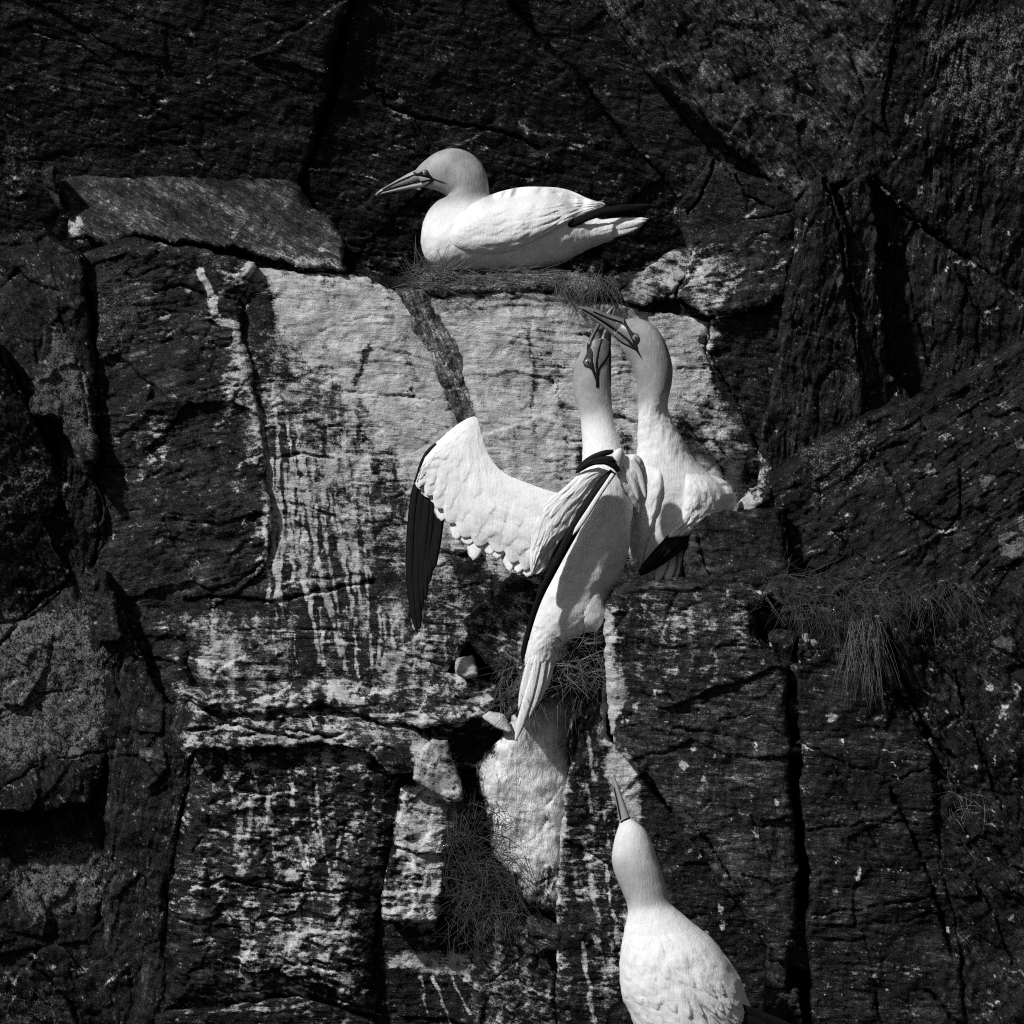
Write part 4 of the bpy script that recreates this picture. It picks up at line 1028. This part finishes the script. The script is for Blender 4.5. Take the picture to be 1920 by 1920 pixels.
# near wing, raised edge-on in front of the breast
nw = patch('wing', [(1122, 876, -98, 1147, 884, -92), (1090, 886, -104, 1124, 906, -96), (1058, 914, -108, 1102, 937, -100), (1024, 943, -108, 1082, 964, -102), (1005, 975, -104, 1066, 990, -102), (995, 1018, -98, 1044, 1012, -100), (992, 1052, -94, 1018, 1040, -97), (996, 1076, -92, 1003, 1064, -94)],
           Y2, WHITE, g2, None, amp=3.4, frows=5, fcols=5, thick=5, nu=110, nv=50, seed=12, cup=8)
for pa, ww in (([(1020, 960, -104), (1004, 1015, -98), (1000, 1072, -94)], 10), ([(1040, 955, -106), (1022, 1005, -101), (1014, 1052, -96)], 10), ([(1060, 950, -106), (1042, 990, -102), (1030, 1030, -98)], 10), ([(1075, 950, -104), (1060, 985, -101), (1046, 1016, -98)], 9), ([(1045, 975, -100), (1036, 1010, -95), (1030, 1048, -92)], 9), ([(1030, 985, -98), (1022, 1030, -94), (1018, 1056, -92)], 9)):
    feather('secondary_feather', pa, ww, WHITE, nw, Y2, thick=1.6)
for pa, ww in (([(1150, 884, -102), (1118, 925, -108), (1084, 975, -108), (1044, 1052, -98), (1012, 1116, -84), (992, 1180, -70), (979, 1244, -58)], 9), ([(1144, 888, -99), (1110, 935, -104), (1075, 995, -102), (1036, 1070, -92), (1006, 1135, -78), (985, 1205, -64), (978, 1236, -60)], 10),
               ([(1136, 893, -96), (1100, 945, -100), (1064, 1000, -98), (1030, 1064, -90), (1004, 1125, -80)], 10)):
    feather('primary_feather', pa, ww, BLACK, nw, Y2, prof=[(0, .8), (.1, 1), (.35, 1), (.6, .62), (.85, .5), (.95, .35), (1, .05)])
feather('underwing_covert', [(1150, 888, -106), (1122, 930, -113), (1098, 968, -113), (1074, 1003, -110)], 5.5, WHITE, nw, Y2, prof=[(0, .7), (.3, .8), (.7, 1), (.9, .8), (1, .1)])
for pa, ww in (([(1150, 846, -116), (1126, 852, -116), (1100, 865, -112), (1080, 884, -108)], 6), ([(1160, 862, -118), (1130, 862, -118), (1102, 870, -114), (1078, 888, -108)], 7), ([(1160, 884, -112), (1152, 874, -116), (1134, 866, -118), (1110, 870, -116)], 6)):
    feather('alula_feather', pa, ww, BLACK, nw, Y2)
V, F, T = loft([(1146, 858, 1150, 846, 5, -112), (1150, 868, 1163, 840, 11, -110), (1157, 876, 1170, 848, 12, -106), (1160, 884, 1172, 862, 9, -102), (1160, 890, 1170, 876, 4, -98)], Y2, sub=5, seg=20)
make('wrist', V, F, WHITE, nw, attrs={'buff': ('FLOAT', np.zeros(len(V)))})
V, F, T = loft([(1152, 884, 1170, 852, 12, -92), (1160, 900, 1196, 853, 20, -84), (1165, 914, 1209, 872, 24, -78), (1178, 934, 1214, 905, 22, -70), (1192, 952, 1212, 938, 12, -64), (1200, 962, 1206, 956, 4, -60)], Y2, sub=6, seg=24)
V = ruffle(V, F, T + 20, .005, 40)
make('upper_arm', V, F, WHITE, nw, attrs={'buff': ('FLOAT', np.zeros(len(V)))})
for pa, ww in (([(1170, 870, -104), (1185, 900, -100), (1198, 940, -92)], 7), ([(1185, 858, -106), (1200, 890, -100), (1212, 938, -90)], 7)):
    feather('arm_covert', pa, ww, WHITE, nw, Y2, thick=3)
for pa, ww in (([(1003, 1215, -14), (988, 1270, -14), (972, 1332, -12)], 9), ([(1012, 1220, -20), (996, 1290, -20), (978, 1350, -18), (966, 1390, -16)], 10), ([(1022, 1225, -18), (1008, 1290, -18), (992, 1345, -16)], 10), ([(1032, 1225, -14), (1022, 1270, -14), (1008, 1322, -12)], 9), ([(1037, 1230, -8), (1030, 1262, -8), (1022, 1296, -6)], 7)):
    feather('tail_feather', pa, ww, WHITE, g2, Y2, prof=[(0, .7), (.4, 1), (.75, .8), (.92, .4), (1, .04)])
V, F, T = loft([(1090, 1080, 1120, 1078, 10, -38), (1080, 1115, 1132, 1112, 18, -30), (1078, 1148, 1134, 1146, 20, -26), (1086, 1172, 1130, 1168, 16, -22), (1096, 1186, 1118, 1184, 6, -18)], Y2, sub=5, seg=22)
make('thigh', ruffle(V, F, T + 20, .006, 50), F, WHITE, g2, attrs={'buff': ('FLOAT', np.zeros(len(V)))})
foot(g2, 1110, 1206, Y2 + .02); foot(g2, 1084, 1210, Y2 + .05)

# ---- 3: its mate on the right
Y3 = -.20
g3 = tag(empty('gannet', PX(1240, 1088, Y3)), 'gannet with folded wings behind the dark rock block, bill crossing its mate', 'gannet', 'gannets on the cliff')
b3, t3 = body_mesh(g3, [(1173, 599, 1150, 631, 11, -48), (1190, 596, 1163, 650, 19, -48), (1208, 600, 1175, 668, 26, -48), (1226, 611, 1184, 685, 31, -48), (1243, 632, 1190, 702, 33, -48), (1255, 662, 1193, 719, 34, -48), (1261, 692, 1195, 736, 34, -48), (1259, 722, 1196, 752, 33, -48), (1253, 748, 1196, 770, 32, -46), (1252, 768, 1196, 788, 32, -43), (1262, 792, 1196, 808, 36, -39), (1282, 825, 1195, 838, 44, -33), (1302, 862, 1191, 870, 54, -27), (1340, 898, 1187, 905, 62, -20), (1366, 938, 1188, 945, 68, -12), (1350, 985, 1190, 990, 66, -6), (1296, 1030, 1193, 1032, 54, 0), (1268, 1070, 1200, 1066, 42, 0), (1262, 1092, 1216, 1094, 26, 0)], Y3, 6.4, 9.0)
u3 = bill_part('upper_mandible', [(1196, 612, 1190, 640, 11), (1172, 598, 1174, 634, 10), (1140, 588, 1142, 611, 8), (1113, 578, 1114, 593, 6), (1096, 575, 1096, 583, 4), (1084, 574, 1085, 577, 1)], Y3 - 48 * S, g3, BILL_SHADED)
l3 = bill_part('lower_mandible', [(1194, 640, 1182, 652, 10), (1174, 635, 1164, 644, 9), (1142, 611, 1136, 618, 7), (1114, 593, 1110, 598, 5), (1097, 583, 1095, 586, 3), (1087, 578, 1087, 579, 1)], Y3 - 48 * S, g3, BILL_SHADED)
TR = [t3, u3, l3]
decal('face_skin', [(1171, 597), (1176, 608), (1182, 618), (1188, 624), (1196, 626), (1200, 634), (1199, 641), (1195, 646), (1197, 657), (1206, 677), (1194, 660), (1188, 650), (1186, 640), (1180, 628), (1174, 616), (1169, 604)], TR, SKIN, g3, off=.0020)
decal('gape_plate', [(1158, 600), (1170, 599), (1177, 612), (1182, 626), (1186, 640), (1195, 656), (1180, 650), (1164, 642), (1151, 631), (1152, 612)], TR, BILL_SHADED, g3, off=.0014)
decal('bill_line', line_poly([(1194, 656), (1184, 645), (1172, 633), (1142, 611), (1114, 593), (1092, 580)], 2.4, 1.0), TR, SKIN, g3, off=.0024)
decal('bill_line', line_poly([(1192, 655), (1178, 648), (1164, 641), (1152, 630)], 1.6, 1.0), TR, SKIN, g3, off=.0024)
decal('bill_line', line_poly([(1178, 616), (1165, 605), (1140, 596), (1112, 584)], 1.6, .9), TR, SKIN, g3, off=.0024)
eye(1192, 633, 6.5, TR, g3)
lw3 = patch('wing', [(1206, 862, 0, 1232, 866, 0), (1196, 900, 0, 1243, 902, 0), (1184, 945, 0, 1236, 945, 0), (1179, 990, 0, 1224, 985, 0), (1182, 1030, 0, 1212, 1022, 0), (1190, 1058, 0, 1206, 1050, 0), (1197, 1074, 0, 1200, 1070, 0)],
             Y3, WHITE, g3, [t3], lift=9, amp=3.0, frows=4, fcols=3, thick=5, nu=90, nv=40, seed=21)
rw3 = patch('wing', [(1288, 882, -30, 1328, 888, 10), (1284, 910, -60, 1364, 905, 10), (1281, 945, -70, 1380, 940, 10), (1268, 980, -70, 1368, 962, 10), (1253, 1002, -66, 1330, 986, 0), (1246, 1010, -62, 1304, 1006, -20)],
             Y3, WHITE, g3, [t3], lift=14, amp=4.0, frows=4, fcols=6, thick=6, nu=90, nv=60, seed=23)
for pa, ww in (([(1318, 1000, -62), (1280, 1022, -74), (1240, 1052, -76), (1200, 1080, -72)], 8), ([(1292, 1000, -68), (1262, 1022, -78), (1230, 1050, -78), (1199, 1078, -74)], 11), ([(1265, 1000, -70), (1244, 1026, -80), (1222, 1050, -80), (1198, 1075, -76)], 10)):
    feather('primary_feather', pa, ww, BLACK, rw3, Y3)
for pa, ww in (([(1250, 1030, -50), (1242, 1060, -52), (1230, 1092, -50)], 12), ([(1262, 1020, -48), (1258, 1060, -50), (1250, 1092, -48)], 12), ([(1280, 1010, -40), (1272, 1050, -44), (1266, 1090, -42)], 9)):
    feather('tail_feather', pa, ww, WHITE, g3, Y3)
foot(g3, 1236, 1124, Y3 + .02)

# ---- 4: the lowest bird, seen from behind
Y4 = -.78
g4 = tag(empty('gannet', PX(1290, 2085, Y4)), 'gannet seen from behind at the bottom edge, looking up', 'gannet', 'gannets on the cliff')
b4, t4 = body_mesh(g4, [(1164, 1538, 1183, 1534, 9), (1156, 1560, 1208, 1554, 25), (1150, 1585, 1224, 1584, 34), (1147, 1610, 1232, 1612, 38), (1152, 1636, 1240, 1632, 39), (1164, 1666, 1249, 1663, 38), (1175, 1694, 1257, 1692, 39), (1176, 1718, 1280, 1714, 48), (1168, 1760, 1334, 1760, 66),
                        (1162, 1810, 1374, 1812, 78), (1164, 1855, 1396, 1862, 82), (1178, 1895, 1402, 1905, 80), (1200, 1940, 1398, 1950, 74), (1232, 1990, 1385, 2000, 60), (1272, 2035, 1370, 2040, 40), (1300, 2062, 1355, 2064, 18)], Y4, 5.8, 7.3, bk=.72, front=.25)  # front pales the buff: light on the forehead painted in
u4 = bill_part('upper_mandible', [(1160, 1552, 1190, 1548, 10), (1165, 1538, 1182, 1533, 8), (1160, 1505, 1170, 1502, 5.5), (1152, 1475, 1159, 1472, 3.5), (1146, 1452, 1150, 1450, 1)], Y4, g4)
l4 = bill_part('lower_mandible', [(1160, 1550, 1170, 1548, 8, 8), (1161, 1540, 1169, 1538, 6, 7), (1155, 1505, 1161, 1503, 5, 6), (1149, 1475, 1153, 1474, 3, 4), (1145, 1454, 1147, 1453, 1, 1)], Y4, g4)
decal('bill_line', line_poly([(1163, 1542), (1170, 1538), (1180, 1534), (1184, 1534)], 1.5, 1.2), [t4, u4, l4], SKIN, g4, y_guess=Y4)
decal('bill_line', line_poly([(1164, 1538), (1158, 1508), (1151, 1476)], 1.1, .8), [t4, u4, l4], SKIN, g4, y_guess=Y4)
patch('wing', [(1178, 1745, 0, 1240, 1745, 0), (1167, 1790, 0, 1265, 1795, 0), (1166, 1840, 0, 1300, 1860, 0), (1176, 1885, 0, 1330, 1925, 0), (1196, 1925, 0, 1350, 1980, 0)], Y4, WHITE, g4, [t4], lift=6, amp=4.6, frows=4, fcols=5, thick=5, nu=90, nv=60, seed=31)
rw4 = patch('wing', [(1225, 1748, 0, 1290, 1728, 0), (1240, 1785, 0, 1350, 1780, 0), (1262, 1825, 0, 1386, 1830, 0), (1300, 1870, 0, 1400, 1868, 0), (1345, 1915, 0, 1409, 1893, 0), (1375, 1935, 0, 1404, 1912, 0)], Y4, WHITE, g4, [t4], lift=9, amp=4.6, frows=5, fcols=5, thick=6, nu=100, nv=60, seed=33)
for pa, ww in (([(1370, 1885, -46), (1420, 1905, -30), (1480, 1930, -14), (1530, 1960, 0)], 12), ([(1360, 1900, -50), (1420, 1922, -34), (1490, 1955, -14)], 12)):
    feather('primary_feather', pa, ww, BLACK, rw4, Y4)
for pa, ww in (([(1340, 2010, -20), (1390, 2040, -10), (1440, 2070, 0)], 14), ([(1330, 2020, -20), (1370, 2050, -10), (1420, 2078, 0)], 14)):
    feather('tail_feather', pa, ww, WHITE, g4, Y4)
foot(g4, 1300, 2088, Y4 - .03); foot(g4, 1340, 2088, Y4 + .03)

# ------------------------------------------------------------------ nests and grass
def strands(paths, w=.9, seg=6):
    """thin three-sided stems; paths: lists of world points"""
    V = []; F = []
    for p in paths:
        p = np.array(p); n = len(p)
        t = np.gradient(p, axis=0); t /= np.linalg.norm(t, axis=1, keepdims=True) + 1e-9
        a = np.cross(t, np.array([.3, 1, .2])); a /= np.linalg.norm(a, axis=1, keepdims=True) + 1e-9
        b = np.cross(t, a)
        ww = w * S * random.choice((.4, .5, .65, .8, 1.2))
        base = len(V)
        for k in range(n):
            r = ww * (1 - .75 * (k / (n - 1)) ** 2)
            for q in range(3):
                an = 2.094 * q
                V.append(p[k] + r * (math.cos(an) * a[k] + math.sin(an) * b[k]))
        for k in range(n - 1):
            for q in range(3):
                i, j = base + k * 3 + q, base + k * 3 + (q + 1) % 3
                F.append((i, j, j + 3, i + 3))
    return V, F

def blade(px, py, y, ang, ln, droop, out=.0, curl=0.0, n=8):
    """a grass stem leaving (px,py,y) at image angle ang (0 right, 90 up), sagging under its weight"""
    pts = []; x, yy, d = px, py, y
    a = math.radians(ang); st = ln / (n - 1)
    vx, vy = math.cos(a), -math.sin(a)
    for k in range(n):
        pts.append(PX(x, yy, d))
        x += vx * st; yy += vy * st; d -= out * st * S * (1 - .5 * k / n)
        vy += droop; vx += curl
        l = math.hypot(vx, vy); vx /= l; vy /= l
    return pts

def tuft(name, label, cat, paths, mat, w=.9, group=None, parent=None, kind=None):
    V, F = strands(paths, w)
    if parent is not None:
        o = make(name, V, F, mat, parent)
    else:
        o = make(name, V, F, mat, origin=tuple(np.mean([p[0] for p in paths], axis=0)))
        tag(o, label, cat, group)
    if kind: o['kind'] = kind
    return o
R_ = random.Random(5)
U_ = R_.uniform; G_ = R_.gauss

# nest under the sitting bird
n1 = tag(empty('nest', PX(960, 552, .02)), 'flattened nest of grass and grit under the sitting gannet', 'nest', 'gannet nests')
block([(778, 528), (800, 503), (860, 508), (940, 512), (1010, 510), (1080, 506), (1128, 528), (1150, 560), (1085, 552), (1000, 549), (900, 552), (835, 556), (798, 550)], .01, 0, -.12, dict(ang=4, und=.02, us=60, fac=((.010, 26, 2.0), (.005, 12, 1.8)), lam=(.004, 10, 12), fine=.014), .20,
      bevel=10, rnd=.03, jit=5, back=.22, gk=.4, gadd=.12, parent=n1, name='mound', step=2.2)
P_ = [blade(U_(770, 850), U_(495, 545), U_(-.06, .02), U_(-30, 210), U_(18, 60), U_(-.05, .10), U_(0, .5)) for _ in range(230)]
P_ += [blade(U_(850, 1080), U_(506, 522), U_(-.05, .0), R_.choice((0, 180)) + G_(0, 18), U_(15, 70), U_(.0, .06), .1) for _ in range(160)]
P_ += [blade(U_(1040, 1150), U_(512, 545), U_(-.06, .0), U_(200, 330), U_(20, 55), U_(.0, .15), U_(0, .4), U_(-.1, .1)) for _ in range(230)]
P_ += [blade(U_(1100, 1125), U_(540, 560), -.04, U_(60, 120), U_(30, 70), .02, .1, U_(-.06, .06)) for _ in range(10)]
tuft('grass_stems', None, None, P_, DRY, .8, parent=n1, kind='stuff')
# nest of the pair
n2 = tag(empty('nest', PX(1050, 1330, -.2)), 'dark straggly nest under the displaying gannet', 'nest', 'gannet nests')
block([(958, 1290), (985, 1255), (1035, 1222), (1080, 1196), (1132, 1180), (1136, 1262), (1100, 1290), (1060, 1302), (1012, 1318), (960, 1336)], -.24, 0, -.10, dict(ang=-30, und=.02, us=60, fac=((.014, 30, 1.8), (.006, 13, 1.8)), lam=(.005, 10, 14), fine=.014), .07,
      bevel=12, rnd=.03, jit=6, back=.2, gk=.3, parent=n2, name='mound', step=2.2)
P_ = [blade(U_(935, 1010), U_(1235, 1330), U_(-.31, -.24), U_(150, 300), U_(20, 70), U_(.0, .14), U_(0, .5), U_(-.1, .1)) for _ in range(150)]
P_ += [blade(U_(1030, 1135), U_(1195, 1290), U_(-.36, -.27), U_(0, 360), U_(20, 75), U_(.0, .16), U_(.1, .6), U_(-.14, .14)) for _ in range(240)]
P_ += [blade(U_(975, 1090), U_(1300, 1360), U_(-.34, -.27), U_(250, 290), U_(30, 90), .03, .2, U_(-.08, .08)) for _ in range(14)]
P_ += [blade(970, 1392, -.32, 268, 210, .0, 0, .01, 12), blade(1010, 1340, -.33, 275, 240, .0, 0, -.012, 12), blade(1000, 1380, -.33, 240, 90, -.03, .2, .22, 12)]
tuft('grass_stems', None, None, P_, DRY, .75, parent=n2, kind='stuff')
# old nest material hanging below
P_ = [blade(U_(830, 960), 1500 + abs(G_(0, 1)) * 110, U_(-.26, -.14), U_(150, 390), U_(25, 95), U_(.0, .16), U_(.0, .5), U_(-.16, .16)) for _ in range(560)]
P_ += [blade(U_(860, 985), U_(1600, 1720), U_(-.28, -.18), U_(160, 380), U_(30, 100), U_(.0, .14), U_(.0, .5), U_(-.14, .14)) for _ in range(300)]
P_ += [blade(U_(850, 890), U_(1530, 1580), -.25, U_(60, 110), U_(30, 70), .01, .1) for _ in range(22)]
tuft('dry_grass', 'tangle of dead grass hanging between the white pillar and boulder', 'grass', P_, DARKGRASS, .8, 'grass on the ledges')
P_ = [blade(U_(905, 980), U_(1690, 1735), U_(-.26, -.2), U_(200, 340), U_(20, 50), .1, .2, U_(-.1, .1)) for _ in range(70)]
tuft('dry_grass', 'small grass wisps above the lowest grey stones', 'grass', P_, DRY, .7, 'grass on the ledges')
# grass on the right-hand ledge
P_ = [blade(U_(1425, 1660), 1070 + U_(0, 80), U_(-.47, -.40), U_(-60, 240), U_(20, 75), U_(.02, .25), U_(.1, .6), U_(-.08, .08)) for _ in range(260)]
P_ += [blade(U_(1480, 1680), U_(1110, 1165), U_(-.52, -.46), U_(215, 320), U_(30, 110), U_(.02, .2), U_(.0, .35), U_(-.08, .08)) for _ in range(130)]
tuft('grass_tuft', 'shaggy dull grass on the right ledge above the long crack', 'grass', P_, DARKGRASS, .85, 'grass on the ledges')
P_ = [blade(U_(1590, 1650), U_(1150, 1200), U_(-.53, -.47), U_(245, 300), U_(80, 155), U_(.05, .12), U_(.0, .2), U_(-.03, .02)) for _ in range(110)]
tuft('grass_tuft', 'long wisp of grass hanging straight down the right rock face', 'grass', P_, DRY, .8, 'grass on the ledges')
P_ = [blade(U_(1640, 1830), 1085 + U_(0, 50), U_(-.47, -.40), U_(200, 340), U_(25, 90), U_(.02, .2), U_(.1, .5), U_(-.06, .06)) for _ in range(110)]
tuft('grass_tuft', 'thin drooping grass along the far right ledge', 'grass', P_, DARKGRASS, .8, 'grass on the ledges')
P_ = [blade(U_(1770, 1850), U_(1480, 1540), U_(-.46, -.42), U_(0, 360), U_(20, 55), U_(0, .1), .3, U_(-.1, .1)) for _ in range(36)]
tuft('grass_tuft', 'few pale grass stems in the cracks at the right edge', 'grass', P_, DRY, .8, 'grass on the ledges')
